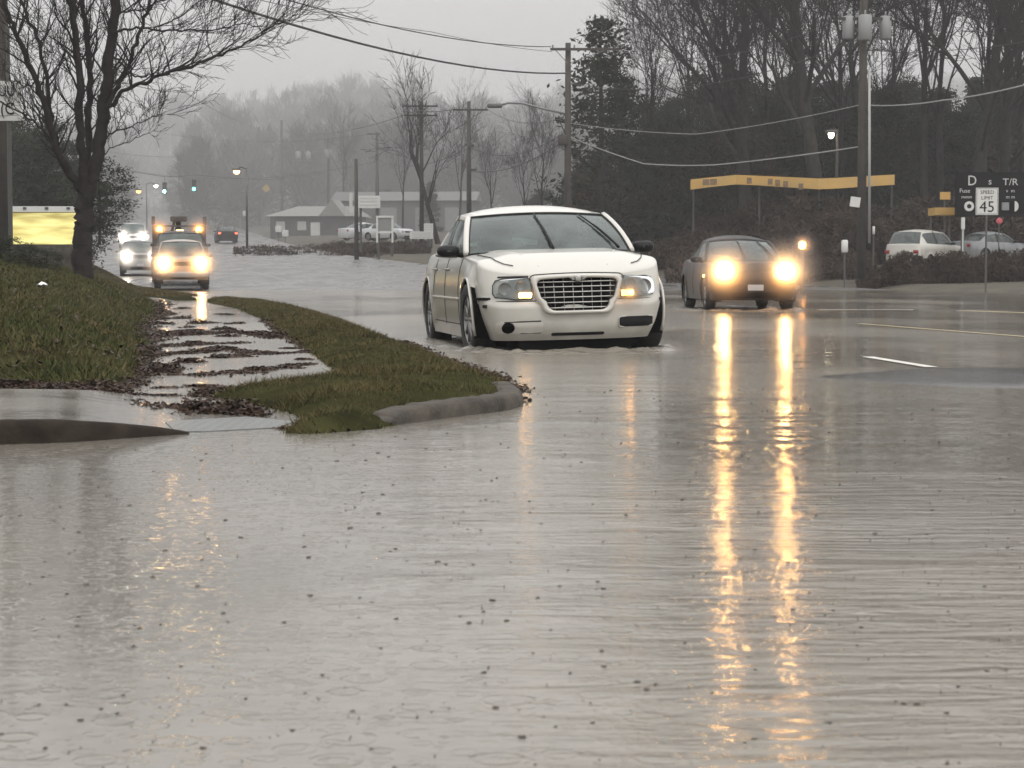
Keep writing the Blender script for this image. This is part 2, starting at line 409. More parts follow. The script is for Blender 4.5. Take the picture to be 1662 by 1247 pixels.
# ridges of churned water pushed up round the cars' wheels and noses
def churn(cx_, cy_, rz, L_, W_, amp):
    m = MB(); g = []; c, q = math.cos(rz), math.sin(rz); n = 150
    for i in range(n + 1):
        a = 2 * PI * i / n; ex = np.sign(math.cos(a)) * abs(math.cos(a)) ** .55 * L_ / 2; ey = np.sign(math.sin(a)) * abs(math.sin(a)) ** .55 * W_ / 2; row = []
        for k in range(15):
            f = k / 14; o_ = -.16 + .62 * f; l_ = math.hypot(ex, ey); x = ex * (1 + o_ / l_); y = ey * (1 + o_ / l_)
            X, Y = cx_ + x * c - y * q, cy_ + x * q + y * c
            h = (mnoise.fractal(Vector((X * 4.2, Y * 4.2, 1)), 1, 2, 4) * .9 + .35) * amp * math.sin(PI * f) ** 1.3 * (1.3 if x > L_ * .3 else .6)
            row.append(Vector((X, Y, max(.0, h) - (.006 if k in (0, 14) else -.002))))
        g.append(row)
    m.grid(g, flip=True); o = m.build('churned_water', M_WATER, None, True); return tag(o, kind='stuff')
# ================================================================ lawn, verge, kerbs, litter
rng = np.random.default_rng(7); random.seed(11)
def polydist(pts, px, py):
    """distance arrays from points to an open polyline"""
    P = np.array([(p[0], p[1]) for p in pts]); q = np.stack([px, py], 1)
    best = np.full(len(px), 1e9)
    for a, b in zip(P[:-1], P[1:]):
        ab = b - a; t = np.clip(((q - a) @ ab) / max(1e-9, ab @ ab), 0, 1)
        d = np.hypot(*(q - (a + t[:, None] * ab)).T); best = np.minimum(best, d)
    return best
def inside(poly, px, py):
    P = [(p[0], p[1]) for p in poly]; c = np.zeros(len(px), bool); n = len(P)
    for i in range(n):
        (x1, y1), (x2, y2) = P[i], P[(i + 1) % n]
        if y1 == y2: continue
        cond = ((y1 > py) != (y2 > py)) & (px < (x2 - x1) * (py - y1) / (y2 - y1) + x1)
        c ^= cond
    return c
def vnoise(x, y, s, seed=0.0):
    return np.array([mnoise.fractal(Vector((a * s + seed, b * s - seed, seed)), 1.0, 2.0, 4) for a, b in zip(x, y)])

lf = [G(*p) for p in ((-120, 616), (0, 622), (60, 628), (130, 633), (190, 636))]           # front edge
lr = [G(*p) for p in ((190, 636), (238, 602), (242, 560), (232, 532), (262, 508), (252, 492), (236, 484), (205, 474), (185, 469))]
lawn_poly = lf + lr[1:] + [Vector((-22, 100, 0)), Vector((-60, 100, 0)), Vector((-30, 40, 0)), Vector((-16, 14, 0))]
def lawn_z(x, y):
    dr = polydist(lr + [Vector((-22, 100, 0))], x, y); df = polydist(lf, x, y)
    d = 1 / (1 / np.maximum(dr, 1e-4) ** 2 + 1 / np.maximum(df * .75, 1e-4) ** 2) ** .5
    z = 1.75 * (1 - np.exp(-d * .30 / 1.0)) - .02
    zr = np.array([max(0, roadz(v) + .1) for v in y])
    return np.maximum(z, 0) + zr * .9
vp = [(851, 648), (845, 637), (828, 620), (790, 606), (757, 596), (702, 574), (640, 551), (560, 521), (500, 503), (440, 491), (390, 487), (338, 485),
      (335, 490), (385, 500), (432, 520), (452, 540), (500, 568), (545, 603), (500, 616), (450, 626), (400, 630), (335, 640), (400, 652), (440, 658),
      (490, 674), (455, 697), (500, 699), (560, 695), (620, 690), (640, 686), (665, 670), (750, 662), (835, 655)]
verge_poly = [G(a, b, .02) for a, b in vp]
far_strip = [G(a, b, .02) for a, b in ((350, 484), (300, 479), (250, 469), (205, 461))]
def verge_z(x, y):
    d = polydist(verge_poly + verge_poly[:1], x, y)
    zr = np.array([max(0, roadz(v) + .1) for v in y])
    return .115 * (1 - np.exp(-d / .22)) + zr

def terrain_patch(name, poly, zf, step, mat, y0, y1, bump=.03):
    """grid mesh clipped to the polygon: each row spans the polygon, snapped to its edge"""
    xs = np.array([p[0] for p in poly]); ys_ = np.array([p[1] for p in poly])
    xmin, xmax = xs.min(), xs.max(); V = []; F = []; idx = {}
    gx = np.arange(xmin, xmax + step, step)
    y = max(ys_.min(), y0); gy = []
    while y < min(ys_.max(), y1): gy.append(y); y += step * max(1, y / 14)
    gy = np.array(gy); XX, YY = np.meshgrid(gx, gy); ins = inside(poly, XX.ravel(), YY.ravel()).reshape(XX.shape)
    cl = list(poly) + [poly[0]]
    use = ins.copy(); use[1:] |= ins[:-1]; use[:-1] |= ins[1:]; use[:, 1:] |= use[:, :-1] & ins[:, :-1] | ins[:, :-1]; use[:, :-1] |= ins[:, 1:]
    X = XX.copy(); Y = YY.copy()
    out = use & ~ins
    # snap the outer ring to the nearest polygon edge point
    P = np.array([(p[0], p[1]) for p in cl]); q = np.stack([XX[out], YY[out]], 1)
    bd = np.full(len(q), 1e9); bp_ = q.copy()
    for a, b in zip(P[:-1], P[1:]):
        ab = b - a; t = np.clip(((q - a) @ ab) / max(1e-9, ab @ ab), 0, 1); pt = a + t[:, None] * ab; d = np.hypot(*(q - pt).T)
        k = d < bd; bd[k] = d[k]; bp_[k] = pt[k]
    X[out] = bp_[:, 0]; Y[out] = bp_[:, 1]
    Z = np.full(X.shape, -.03); fz = zf(X[ins], Y[ins]) + vnoise(X[ins], Y[ins], 1.7) * bump
    Z[ins] = np.maximum(fz, .004)
    Z[out] = -.03 + np.array([max(0, roadz(v) + .1) for v in Y[out]])
    ids = -np.ones(X.shape, int); ids[use] = np.arange(use.sum())
    V = np.stack([X[use], Y[use], Z[use]], 1)
    for i in range(X.shape[0] - 1):
        for j in range(X.shape[1] - 1):
            k = (ids[i, j], ids[i, j + 1], ids[i + 1, j + 1], ids[i + 1, j])
            if min(k) >= 0: F.append(k)
    return mesh_obj(name, V, F, mat, None, True)

M_SOIL = pmat('grassy_soil', (.018, .018, .009), 1, spec=.0, col2=(.042, .042, .018), vscale=2.5, bump=.02, bscale=18)
M_GRASS = pmat('winter_grass', (.034, .045, .014), .8, col2=(.082, .078, .034), vscale=1.3, spec=.08)
M_GRASS2 = pmat('dry_grass', (.048, .042, .020), .85, col2=(.105, .082, .036), vscale=1.6, spec=.08)
M_LEAF = pmat('wet_leaves', (.016, .011, .008), .6, col2=(.060, .034, .022), vscale=9, spec=.25)
o = terrain_patch('lawn', lawn_poly, lawn_z, .35, M_SOIL, 10, 99); tag(o, kind='structure')
o = terrain_patch('verge', verge_poly, verge_z, .07, M_SOIL, 8, 60, .015); tag(o, kind='structure')

def blades(name, X, Y, Z, hgt, mat, lean=.5, w=.006, parent=None):
    n = len(X); a = rng.uniform(0, 2 * PI, n); h = hgt * rng.uniform(.45, 1.25, n)
    ww = w * (1 + Y / 12.0); dx = np.cos(a) * ww; dy = np.sin(a) * ww
    lx = rng.normal(0, lean, n) * h; ly = rng.normal(0, lean, n) * h
    V = np.empty((n, 3, 3)); V[:, 0] = np.stack([X - dx, Y - dy, Z - .01], 1); V[:, 1] = np.stack([X + dx, Y + dy, Z - .01], 1)
    V[:, 2] = np.stack([X + lx, Y + ly, Z + h], 1)
    return tri_obj(name, V.reshape(-1, 3), n, 3, mat)
def tri_obj(name, V, nf, k, mat, parent=None, smooth=False):
    me = bpy.data.meshes.new(name); me.vertices.add(len(V)); me.vertices.foreach_set('co', np.ascontiguousarray(V, dtype=np.float32).ravel())
    me.loops.add(nf * k); me.loops.foreach_set('vertex_index', np.arange(nf * k, dtype=np.int32))
    me.polygons.add(nf); me.polygons.foreach_set('loop_start', np.arange(0, nf * k, k, dtype=np.int32)); me.polygons.foreach_set('loop_total', np.full(nf, k, np.int32))
    me.materials.append(mat); me.update(calc_edges=True)
    o = bpy.data.objects.new(name, me); sc.collection.objects.link(o)
    if parent: o.parent = parent
    return o

# lawn grass: denser near the camera
def scatter(poly, n, y0, y1, x0, x1, pw=1.0):
    Y = y0 + (y1 - y0) * rng.random(n) ** pw; X = rng.uniform(x0, x1, n); k = inside(poly, X, Y); return X[k], Y[k]
X, Y = scatter(lawn_poly, 260000, 13.5, 60, -16, -2.3, 1.5)
vis = X > -0.27 * Y - 1.0; X, Y = X[vis], Y[vis]
Z = lawn_z(X, Y); clump = vnoise(X[::1], Y[::1], .9)
k = rng.random(len(X)) < np.clip(.62 + clump * 1.7, .05, 1); X, Y, Z, clump = X[k], Y[k], Z[k], clump[k]
o = blades('lawn_grass', X, Y, Z, .048 + .03 * np.clip(clump, -.5, 1), M_GRASS, .55, .004); tag(o, kind='stuff')
X, Y = scatter(lawn_poly, 60000, 13.5, 55, -16, -2.3, 1.4)
k = X > -0.27 * Y - 1.0; X, Y = X[k], Y[k]; Z = lawn_z(X, Y)
o = blades('dry_lawn_grass', X, Y, Z, .05, M_GRASS2, .9, .004); tag(o, kind='stuff')
X, Y = scatter(verge_poly, 330000, 9.5, 55, -9, .3, 1.5); c = vnoise(X, Y, 1.6); k = rng.random(len(X)) < np.clip(.58 + c * 1.9, .05, 1); X, Y, c = X[k], Y[k], c[k]; Z = verge_z(X, Y)
o = blades('verge_grass', X, Y, Z - .006, .034 + .04 * np.clip(c, -.5, 1), M_GRASS2, .8, .0022); tag(o, kind='stuff')
X, Y = scatter(verge_poly, 1200, 9.5, 45, -9, .3, 1.5); Z = verge_z(X, Y); o = blades('tall_verge_grass', X, Y, Z, .10, M_GRASS2, .5, .0022); tag(o, kind='stuff')
X, Y = scatter(verge_poly, 120000, 9.5, 55, -9, .3, 1.5); Z = verge_z(X, Y)
o = blades('green_verge_grass', X, Y, Z - .006, .027, M_GRASS, .8, .0022); tag(o, kind='stuff')
# far kerbside strip beyond, climbing away on the left
m = MB(); rows = []
for y in list(np.arange(51, 150, 2.5)):
    x1 = kerbx(y); w_ = 1.6 if y > 58 else .9
    zz = max(0, roadz(y)); k_ = sstep(50, 60, y); rows.append([Vector((x1 - w_, y, zz - .05)), Vector((x1 - w_ + .2, y, zz + .10 * k_)), Vector((x1 - .3, y, zz + .13 * k_)), Vector((x1, y, zz + .12 * k_)), Vector((x1 + .02, y, zz - .15))])
m.grid(rows, flip=True); o = m.build('grass_strip', M_SOIL, None, True); tag(o, kind='structure')
Y = rng.uniform(51, 140, 26000); X = np.array([kerbx(v) for v in Y]) - rng.uniform(.05, 1.5, len(Y)); Z = np.array([max(0, roadz(v)) for v in Y]) + .11
o = blades('strip_grass', X, Y, Z, .06, M_GRASS2, .8, .003); tag(o, kind='stuff')

# ---- concrete kerbs
M_CONC = pmat('wet_concrete', (.034, .030, .025), .75, col2=(.088, .078, .065), vscale=6, spec=.15, bump=.012, bscale=30, rvar=.15)
def kerb(name, px, hts, w=.17, mat=None):
    base = [G(a, b, 0) for a, b in px]; rows = []
    for i, p in enumerate(base):
        t = (base[min(i + 1, len(base) - 1)] - base[max(i - 1, 0)]).normalized(); nrm = Vector((-t.y, t.x, 0))
        if nrm.y < 0 and not KF: nrm = -nrm
        h = hts[i] * (.8 if KF and i % 14 == 9 else 1); prof = [(0, -.08), (.012, h * .35), (.02, h * .75), (.04, h * .95), (.065, h), (w * .7, h), (w, h * .97), (w, -.08)]
        rows.append([p + nrm * a + Vector((0, 0, b + mnoise.noise(p * 9 + Vector((a * 20, 0, 0))) * (.009 if KF else .003))) for a, b in prof])
    m = MB(); m.grid(rows); o = m.build(name, mat or M_CONC, None, True); return tag(o, kind='structure')
def densify(px, k=6):
    """Catmull-Rom through the control points"""
    P = [px[0]] + list(px) + [px[-1]]; out = []
    for i in range(1, len(P) - 2):
        p0, p1, p2, p3 = [np.array(P[i + j], float) for j in (-1, 0, 1, 2)]
        for s in range(k):
            t = s / k; out.append(tuple(.5 * ((2 * p1) + (-p0 + p2) * t + (2 * p0 - 5 * p1 + 4 * p2 - p3) * t * t + (-p0 + 3 * p1 - 3 * p2 + p3) * t ** 3)))
    out.append(tuple(px[-1])); return out
KF = False
d = densify([(-200, 727, .105), (0, 722, .107), (100, 719, .102), (180, 714, .08), (250, 709, .05), (310, 705, .012)], 8)
M_CONCD = pmat('dark_wet_concrete', (.014, .011, .009), .8, col2=(.040, .033, .026), vscale=5, spec=.04, bump=.006, bscale=40, rvar=.15)
kerb('kerb', [(a, b) for a, b, _ in d], [c for *_, c in d], .15, M_CONCD)
KF = True
d = densify([(610, 694, .012), (645, 691, .045), (662, 688, .075), (700, 683, .085), (760, 675, .088), (815, 668, .088), (845, 661, .082), (852, 653, .075), (846, 644, .07), (835, 634, .06)], 8)
kerb('kerb', [(a, b) for a, b, _ in d], [c for *_, c in d], .16)
KF = False

# ---- wet sidewalk behind the near kerb
M_WALK = pmat('sidewalk_wet', (.12, .11, .095), .16, col2=(.19, .175, .15), vscale=1.2, rvar=.06, bump=.003, bscale=9, spec=.5)
rows = []
for i in range(31):
    px = -200 + 480 * i / 30; f = sstep(60, 300, px); zt = .045 * (1 - f) - .012 * f
    y0 = 702 - 4 * f; y1 = 634 + 30 * sstep(190, 275, px) + 3
    A, B = G(px, y0, zt), G(px, y1, zt); A.y -= .06
    rows.append([Vector((A.x + (B.x - A.x) * k / 8, A.y + (B.y - A.y) * k / 8, zt + .012 * math.sin(k / 8 * PI) * 0 + mnoise.noise(Vector((A.x * 1.4, k * .5, 2))) * .004 + .02 * (k / 8) * (1 - f))) for k in range(9)])
m = MB(); m.grid(rows); o = m.build('sidewalk', M_WALK, None, True); tag(o, kind='structure')
def tactile():
    m, nt, b = newmat('tactile_paving'); nd = nt.nodes.new; l = nt.links.new
    b.inputs['Base Color'].default_value = (.11, .115, .11, 1); b.inputs['Roughness'].default_value = .28; b.inputs['Specular IOR Level'].default_value = .4
    tc = nd('ShaderNodeTexCoord'); v = nd('ShaderNodeTexVoronoi'); v.inputs['Scale'].default_value = 17; v.inputs['Randomness'].default_value = 0
    bp = nd('ShaderNodeBump'); bp.inputs['Distance'].default_value = .02; bp.invert = True
    l(tc.outputs['Object'], v.inputs['Vector']); l(v.outputs['Distance'], bp.inputs['Height']); l(bp.outputs[0], b.inputs['Normal']); return m
tp = [G(a, b, .004) for a, b in ((268, 684), (400, 676), (478, 684), (448, 694), (330, 700), (285, 700))]
m = MB(); m.plate(tp, None, (0, 0, -.04)); o = m.build('ramp_paving', tactile()); tag(o, kind='structure')

# ---- leaf litter and mud washed over the sidewalk
def leaves(name, paths, mat, size=.015):
    A = []
    for pts, n, wid, hgt in paths:
        W_ = [G(a, b, .0) for a, b in pts]; L_ = [0]
        for a, b in zip(W_[:-1], W_[1:]): L_.append(L_[-1] + (b - a).length)
        for _ in range(int(n * 1.8)):
            s = random.random() * L_[-1]; i = max(j for j in range(len(L_) - 1) if L_[j] <= s); t = (s - L_[i]) / max(1e-6, L_[i + 1] - L_[i])
            p = W_[i].lerp(W_[i + 1], t); g = mnoise.fractal(Vector((s * 1.9, wid * 9, hgt * 50)), 1, 2, 3) * .8 + .6; g = max(.05, g)
            if random.random() > g + .1: continue
            r = random.gauss(0, 1) * wid * g; off = mnoise.noise(Vector((s * 1.3, wid * 31, 5))) * wid * 2.6; q = p + Vector((random.gauss(0, .05), r + off, 0))
            top = hgt * 1.15 * g * math.exp(-(r / (wid * g + 1e-6)) ** 2)
            A.append((q.x, q.y, q.z + random.random() * max(.006, top)))
    A = np.array(A); n = len(A); V = np.empty((n, 4, 3))
    u = rng.normal(size=(n, 3)); u /= np.linalg.norm(u, axis=1)[:, None]; u[:, 2] *= .5
    v = np.cross(u, rng.normal(size=(n, 3))); v /= np.linalg.norm(v, axis=1)[:, None]; v[:, 2] *= .6
    s = size * rng.uniform(.5, 1.4, n)[:, None] * (1 + .03 * A[:, 1:2])
    V[:, 0] = A - u * s; V[:, 1] = A + v * s * .6; V[:, 2] = A + u * s; V[:, 3] = A - v * s * .6
    V[:, :, 2] = np.maximum(V[:, :, 2], -.01)
    return tri_obj(name, V.reshape(-1, 3), n, 4, mat)
lp = [(((232, 548), (300, 543), (380, 541), (455, 547), (505, 542)), 4200, .22, .05),
      (((236, 578), (300, 574), (360, 568), (430, 575), (500, 573)), 4200, .17, .045),
      (((330, 640), (370, 636), (420, 630), (475, 632), (545, 618)), 3600, .13, .05),
      (((318, 668), (330, 667)), 380, .05, .10), (((345, 672), (375, 668), (410, 676)), 1500, .07, .07),
      (((255, 519), (300, 517)), 300, .2, .05), (((315, 525), (360, 524)), 260, .15, .05), (((240, 600), (275, 602)), 700, .1, .06),
      (((0, 629), (60, 632), (130, 637), (192, 640)), 4600, .10, .06), (((150, 636), (193, 640)), 900, .06, .10),
      (((-20, 655), (40, 660), (95, 668)), 500, .12, .025), (((195, 641), (240, 642), (330, 645), (400, 648)), 350, .05, .015),
      (((240, 560), (232, 532), (262, 510), (254, 494)), 3400, .6, .09), (((192, 636), (238, 603), (242, 560)), 2600, .25, .07),
      (((485, 662), (450, 655)), 300, .08, .04), (((440, 600), (500, 590)), 300, .1, .02), (((640, 678), (700, 668), (770, 659), (838, 650)), 900, .05, .03), (((470, 697), (540, 697), (610, 691)), 800, .05, .02), (((848, 640), (800, 612), (740, 592), (650, 555)), 1400, .06, .03), (((205, 650), (290, 655), (330, 668)), 420, .22, .012), (((60, 645), (150, 652)), 300, .2, .012), (((270, 560), (400, 556)), 500, .3, .012), (((300, 612), (420, 606)), 300, .25, .01), (((430, 520), (455, 540), (500, 568)), 900, .12, .06)]
for _ in range(46):   # loose clumps strewn over the drowned path
    px_ = random.uniform(245, 520); py_ = random.uniform(500, 640); w_ = random.uniform(6, 26)
    if px_ > 300 + (py_ - 500) * 1.6 + 60 or px_ < 250: continue
    lp.append((((px_, py_), (px_ + w_, py_ + random.uniform(-2, 2))), random.randint(60, 260), random.uniform(.03, .10), random.uniform(.015, .05)))
o = leaves('leaf_litter', lp, M_LEAF); tag(o, kind='stuff')
# leaves scattered thinly over the lawn
X, Y = scatter(lawn_poly, 5000, 14, 48, -13, -2.4, 1.3); Z = lawn_z(X, Y) + .03
V = np.stack([X, Y, Z], 1); n = len(V); a = rng.uniform(0, 6.28, n); s = rng.uniform(.012, .035, n)
Q = np.empty((n, 4, 3)); c_, s_ = np.cos(a) * s, np.sin(a) * s; z_ = rng.normal(0, .012, n)
Q[:, 0] = V + np.stack([c_, s_, z_], 1); Q[:, 1] = V + np.stack([-s_ * .6, c_ * .6, z_ * .3], 1); Q[:, 2] = V - np.stack([c_, s_, z_], 1); Q[:, 3] = V + np.stack([s_ * .6, -c_ * .6, -z_ * .3], 1)
o = tri_obj('fallen_leaves', Q.reshape(-1, 3), n, 4, M_LEAF); tag(o, kind='stuff')

# white scrap of litter on the lawn
def hit_lawn(px, py):
    for Y_ in np.arange(14, 60, .1):
        p = W(px, py, Y_)
        if p.z < float(lawn_z(np.array([p.x]), np.array([p.y]))[0]) + .03: return p
    return W(px, py, 30)
p = hit_lawn(68, 466); m = MB()
g = [[Vector(((i - 2) * .035, (j - 1.5) * .04, .02 + .045 * math.exp(-((i - 2.3) ** 2 + (j - 1.4) ** 2) / 2.0) + .012 * math.sin(i * 2.3 + j * 3.1))) for j in range(4)] for i in range(5)]
m.grid(g); o = m.build('litter', pmat('white_plastic', (.75, .75, .74), .4), None, True); o.location = p; solidify(o, .003)
tag(o, 'small crumpled white scrap of litter lying on the grass slope', 'litter')

# ---- raindrop splashes on the near water
def splashes():
    m = MB()
    for k in range(1700):
        y = 3.0 + 10.5 * random.random() ** 1.25; x = random.uniform(-.29, .29) * y; s = random.uniform(.25, .8) ** 1.6 * (.62 + .03 * y)
        if y > 9 and x < -.8 and not (y < 9.2): 
            continue
        kind = random.random(); b = len(m.v)
        if kind < .55:   # crater rim, low crown
            n = 8; r = .009 * s * random.uniform(.7, 1.5); h = .006 * s
            vs = [Vector((x + r * math.cos(2 * PI * i / n), y + r * math.sin(2 * PI * i / n), -.001)) for i in range(n)]
            vs += [Vector((x + r * 1.25 * math.cos(2 * PI * i / n + .2), y + r * 1.25 * math.sin(2 * PI * i / n + .2), h * random.uniform(.5, 1.3))) for i in range(n)]
            m.add(vs, [(i, (i + 1) % n, n + (i + 1) % n, n + i) for i in range(n)])
        else:            # rebound column
            h = .012 * s * random.uniform(.5, 1.6); r = .0035 * s
            m.tube([(x, y, -.001), (x, y, h * .5), (x + .001, y, h * .85), (x + .001, y, h)], [r * 1.6, r * .6, r * .75, r * .1], 6)
    return m
M_DROP = pmat('drop_water', (.11, .105, .092), .10, ior=1.33)
o = splashes().build('rain_splashes', M_DROP, None, True); tag(o, kind='stuff')
# ================================================================ cars
M_RUB = pmat('tyre_rubber', (.018, .018, .018), .75, var=.2, vscale=30)
M_ALLOY = pmat('alloy', (.22, .22, .215), .45, metal=.7)
M_CHROME = pmat('dull_chrome', (.34, .335, .32), .30, metal=.9)
M_BLACK = pmat('black_plastic', (.010, .010, .011), .5, spec=.2)
M_DARK = pmat('dark_recess', (.008, .008, .008), .9, spec=0.0)
M_SEAM = pmat('shut_line', (.03, .03, .03), .8)
M_INT = pmat('cabin_trim', (.035, .034, .033), .8, var=.3, vscale=8)
M_SEAT = pmat('seat_cloth', (.10, .095, .09), .9)
M_WIN = glassmat('window_glass')
M_WIN_D = glassmat('dark_window_glass', (.22, .25, .25), 1.5)
M_LENS = glassmat('lamp_lens', (.78, .80, .80), 1.5, .05, False)
M_REFL = pmat('lamp_reflector', (.17, .17, .165), .35, metal=.5)
E_AMBER = emat('amber_lamp_lit', (1.0, .50, .14), 9.0)
E_HEAD = emat('headlamp_lit', (1.0, .70, .34), 34.0)
E_HEADW = emat('white_headlamp_lit', (1.0, .90, .74), 22.0)
E_TAIL = emat('tail_lamp_lit', (1.0, .12, .06), 3.0)
def paint(name, col, var=.05, dirt_dim=(.20, .19, .165), rough=.28, coat=.7, sides=0.0):
    """car paint with road grime: a low splashed band; sides adds painted dim reflections"""
    m, nt, b = newmat(name); nd = nt.nodes.new; l = nt.links.new
    tc = nd('ShaderNodeTexCoord'); sp_ = nd('ShaderNodeSeparateXYZ'); l(tc.outputs['Object'], sp_.inputs[0])
    n = nd('ShaderNodeTexNoise'); n.inputs['Scale'].default_value = 4; n.inputs['Detail'].default_value = 8; l(tc.outputs['Object'], n.inputs['Vector'])
    a = nd('ShaderNodeMapRange'); a.inputs['From Min'].default_value = .78; a.inputs['From Max'].default_value = .20; a.inputs['To Max'].default_value = .95
    l(sp_.outputs['Z'], a.inputs['Value']); mu = nd('ShaderNodeMath'); mu.operation = 'MULTIPLY'; l(a.outputs[0], mu.inputs[0]); l(n.outputs['Fac'], mu.inputs[1])
    mx = nd('ShaderNodeMix'); mx.data_type = 'RGBA'; mx.inputs['A'].default_value = (*col, 1); mx.inputs['B'].default_value = (*[c for c in dirt_dim], 1)
    if sides:   # flank grime darkened further to paint in dim reflections of verge and trees
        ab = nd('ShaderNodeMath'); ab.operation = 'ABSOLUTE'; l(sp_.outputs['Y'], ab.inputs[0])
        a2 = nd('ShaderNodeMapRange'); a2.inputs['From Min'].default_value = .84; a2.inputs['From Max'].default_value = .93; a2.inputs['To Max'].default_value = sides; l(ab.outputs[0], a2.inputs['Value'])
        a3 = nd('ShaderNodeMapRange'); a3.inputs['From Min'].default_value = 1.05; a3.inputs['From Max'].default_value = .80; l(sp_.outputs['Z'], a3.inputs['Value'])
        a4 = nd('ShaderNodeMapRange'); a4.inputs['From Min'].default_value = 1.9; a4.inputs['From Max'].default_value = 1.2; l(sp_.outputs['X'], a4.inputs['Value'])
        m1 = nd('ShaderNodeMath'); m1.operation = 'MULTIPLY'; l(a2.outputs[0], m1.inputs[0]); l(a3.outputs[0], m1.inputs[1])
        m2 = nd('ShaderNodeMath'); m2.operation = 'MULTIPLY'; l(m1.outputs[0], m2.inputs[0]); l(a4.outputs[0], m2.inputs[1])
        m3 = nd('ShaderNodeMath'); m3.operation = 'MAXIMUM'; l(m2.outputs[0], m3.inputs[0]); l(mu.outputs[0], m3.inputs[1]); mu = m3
    l(mu.outputs[0], mx.inputs['Factor']); l(mx.outputs['Result'], b.inputs['Base Color'])
    n3 = nd('ShaderNodeTexNoise'); n3.inputs['Scale'].default_value = 90; n3.inputs['Detail'].default_value = 2; l(tc.outputs['Object'], n3.inputs['Vector'])
    bp = nd('ShaderNodeBump'); bp.inputs['Distance'].default_value = .0012; bp.inputs['Strength'].default_value = .6; l(n3.outputs['Fac'], bp.inputs['Height']); l(bp.outputs[0], b.inputs['Coat Normal'])
    b.inputs['Roughness'].default_value = rough + .1; b.inputs['Specular IOR Level'].default_value = .5 if coat > .4 else .2; b.inputs['Coat Weight'].default_value = coat; b.inputs['Coat Roughness'].default_value = .10
    return m

class Hull:
    """analytic saloon body: front / rear surface as x(y,z), side half-width W(x,z), top z(x,v)"""
    def __init__(s, xf=2.40, xr=-2.58, w=.93, zb=.19, zfront=.79, zbelt=1.0, zdeck=1.02, rise=.06, bow=.07, rc=.42, shelf=True, wb=(1.53, -1.52), wr=.365, cowl=1.0, arch=.405, ncorn=5.0, sfront=.40, cab_len=2.6, lowc=0.0):
        s.__dict__.update(locals())
    def xfz(s, z):
        zs = [s.zb, s.zb + .06, s.zb + .14, .50, .545, .60, s.zfront, s.zfront + .1, 1.2]
        k = s.xf
        xs = [k - .07, k - .03, k, k, k - (.035 if s.shelf else .01), k - (.045 if s.shelf else .02), k - .085, k - .12, k - .2]
        return float(np.interp(z, zs, xs))
    def Wz(s, z):
        return s.w * float(np.interp(z, [s.zb, s.zb + .15, .45, s.zfront - .15, s.zfront - .03, s.zfront + .08, s.zfront + .17, s.zfront + .26], [.955, .985, .995, 1.0, .990, .968, .935, .90]))
    def low(s, x, z):
        return 1 - s.lowc * max(0, (.50 - z) / .34) ** 1.25 * sstep(1.88, 2.16, x)
    def taper(s, x):
        return 1 - .045 * max(0, (x - 1.2) / 1.2) ** 2 - .07 * max(0, (-1.3 - x) / 1.3) ** 2
    def front(s, y, z):
        q = min(1.0, abs(y) / (s.Wz(z) * s.taper(s.xf) * s.low(9, z)))
        return s.xfz(z) - s.bow * q * q - s.rc * (1 - (1 - q ** s.ncorn) ** (1 / s.ncorn))
    def rear(s, y, z):
        q = min(1.0, abs(y) / (s.Wz(z) * s.taper(s.xr)))
        return s.xr + (z - .6) * .06 * (z > .6) + s.bow * q * q + s.rc * .9 * (1 - (1 - q ** 5) ** .2)
    def zs(s, x):
        return float(np.interp(x, [s.xr, s.xr + .8, -1.0, s.cowl, 1.9, s.xf - .10], [s.zdeck - .06, s.zdeck - .02, s.zbelt - .01, s.zbelt - .04, s.zbelt - .09 - .0, s.zfront - .01]))
    def outline(s, t):
        """half outline for level t (0 bottom .. 1 shoulder)"""
        pts = []
        ph = np.linspace(0, PI / 2, 26)
        def zz(x): return s.zb + t * (s.zs(x) - s.zb)
        zf = zz(s.xf - .1)
        Wf = s.Wz(zf) * s.taper(s.xf) * s.low(9, zf)
        for a in ph:
            y = Wf * math.sin(a) ** .8 if a > 0 else 0
            x = s.front(y, zf); pts.append((x, y, zz(x)))
        x0 = pts[-1][0]; zr = zz(s.xr + .1); Wr = s.Wz(zr) * s.taper(s.xr); xr_ = s.rear(Wr, zr)
        for x in np.linspace(x0, xr_, 122)[1:-1]:
            z = zz(x); k = (x0 - x) / (x0 - xr_)
            y = s.Wz(z) * s.taper(x) * s.low(x, z)
            if x > s.xf - .6: # blend to the front half width
                pass
            for wx in s.wb:     # flared arches
                dd = math.hypot(x - wx, z - s.wr)
                y += .022 * math.exp(-((dd - s.arch - .02) / .07) ** 2)
            pts.append((x, y, z))
        for a in ph[::-1]:
            y = Wr * math.sin(a) ** .8 if a > 0 else 0
            x = s.rear(y, zr); pts.append((x, y, zr))
        return pts
    def halfw(s, x):
        """half width of shoulder outline at station x"""
        if not hasattr(s, '_o'):
            o = s.outline(1.0); s._o = (np.array([p[0] for p in o])[::-1], np.array([p[1] for p in o])[::-1], np.array([p[2] for p in o])[::-1])
        return float(np.interp(x, s._o[0], s._o[1])), float(np.interp(x, s._o[0], s._o[2]))
    def top(s, x, v):
        hw, z0 = s.halfw(x)
        xf_ = s._o[0][-1]; xr_ = s._o[0][0]
        e1 = max(0, min(1, (xf_ - x) / .5)); e2 = max(0, min(1, (x - xr_) / .35))
        en = (1 - (1 - e1) ** 3) ** (1 / 2.2) * (1 - (1 - e2) ** 3) ** (1 / 2.2)
        r = s.rise * (1 - abs(v) ** 3.2) ** (1 / 2.6)
        if x > s.cowl - .1:   # raised bonnet centre between the wings
            r += .022 * sstep(.78, .66, abs(v)) * sstep(xf_, xf_ - .3, x)
        return z0 + r * en

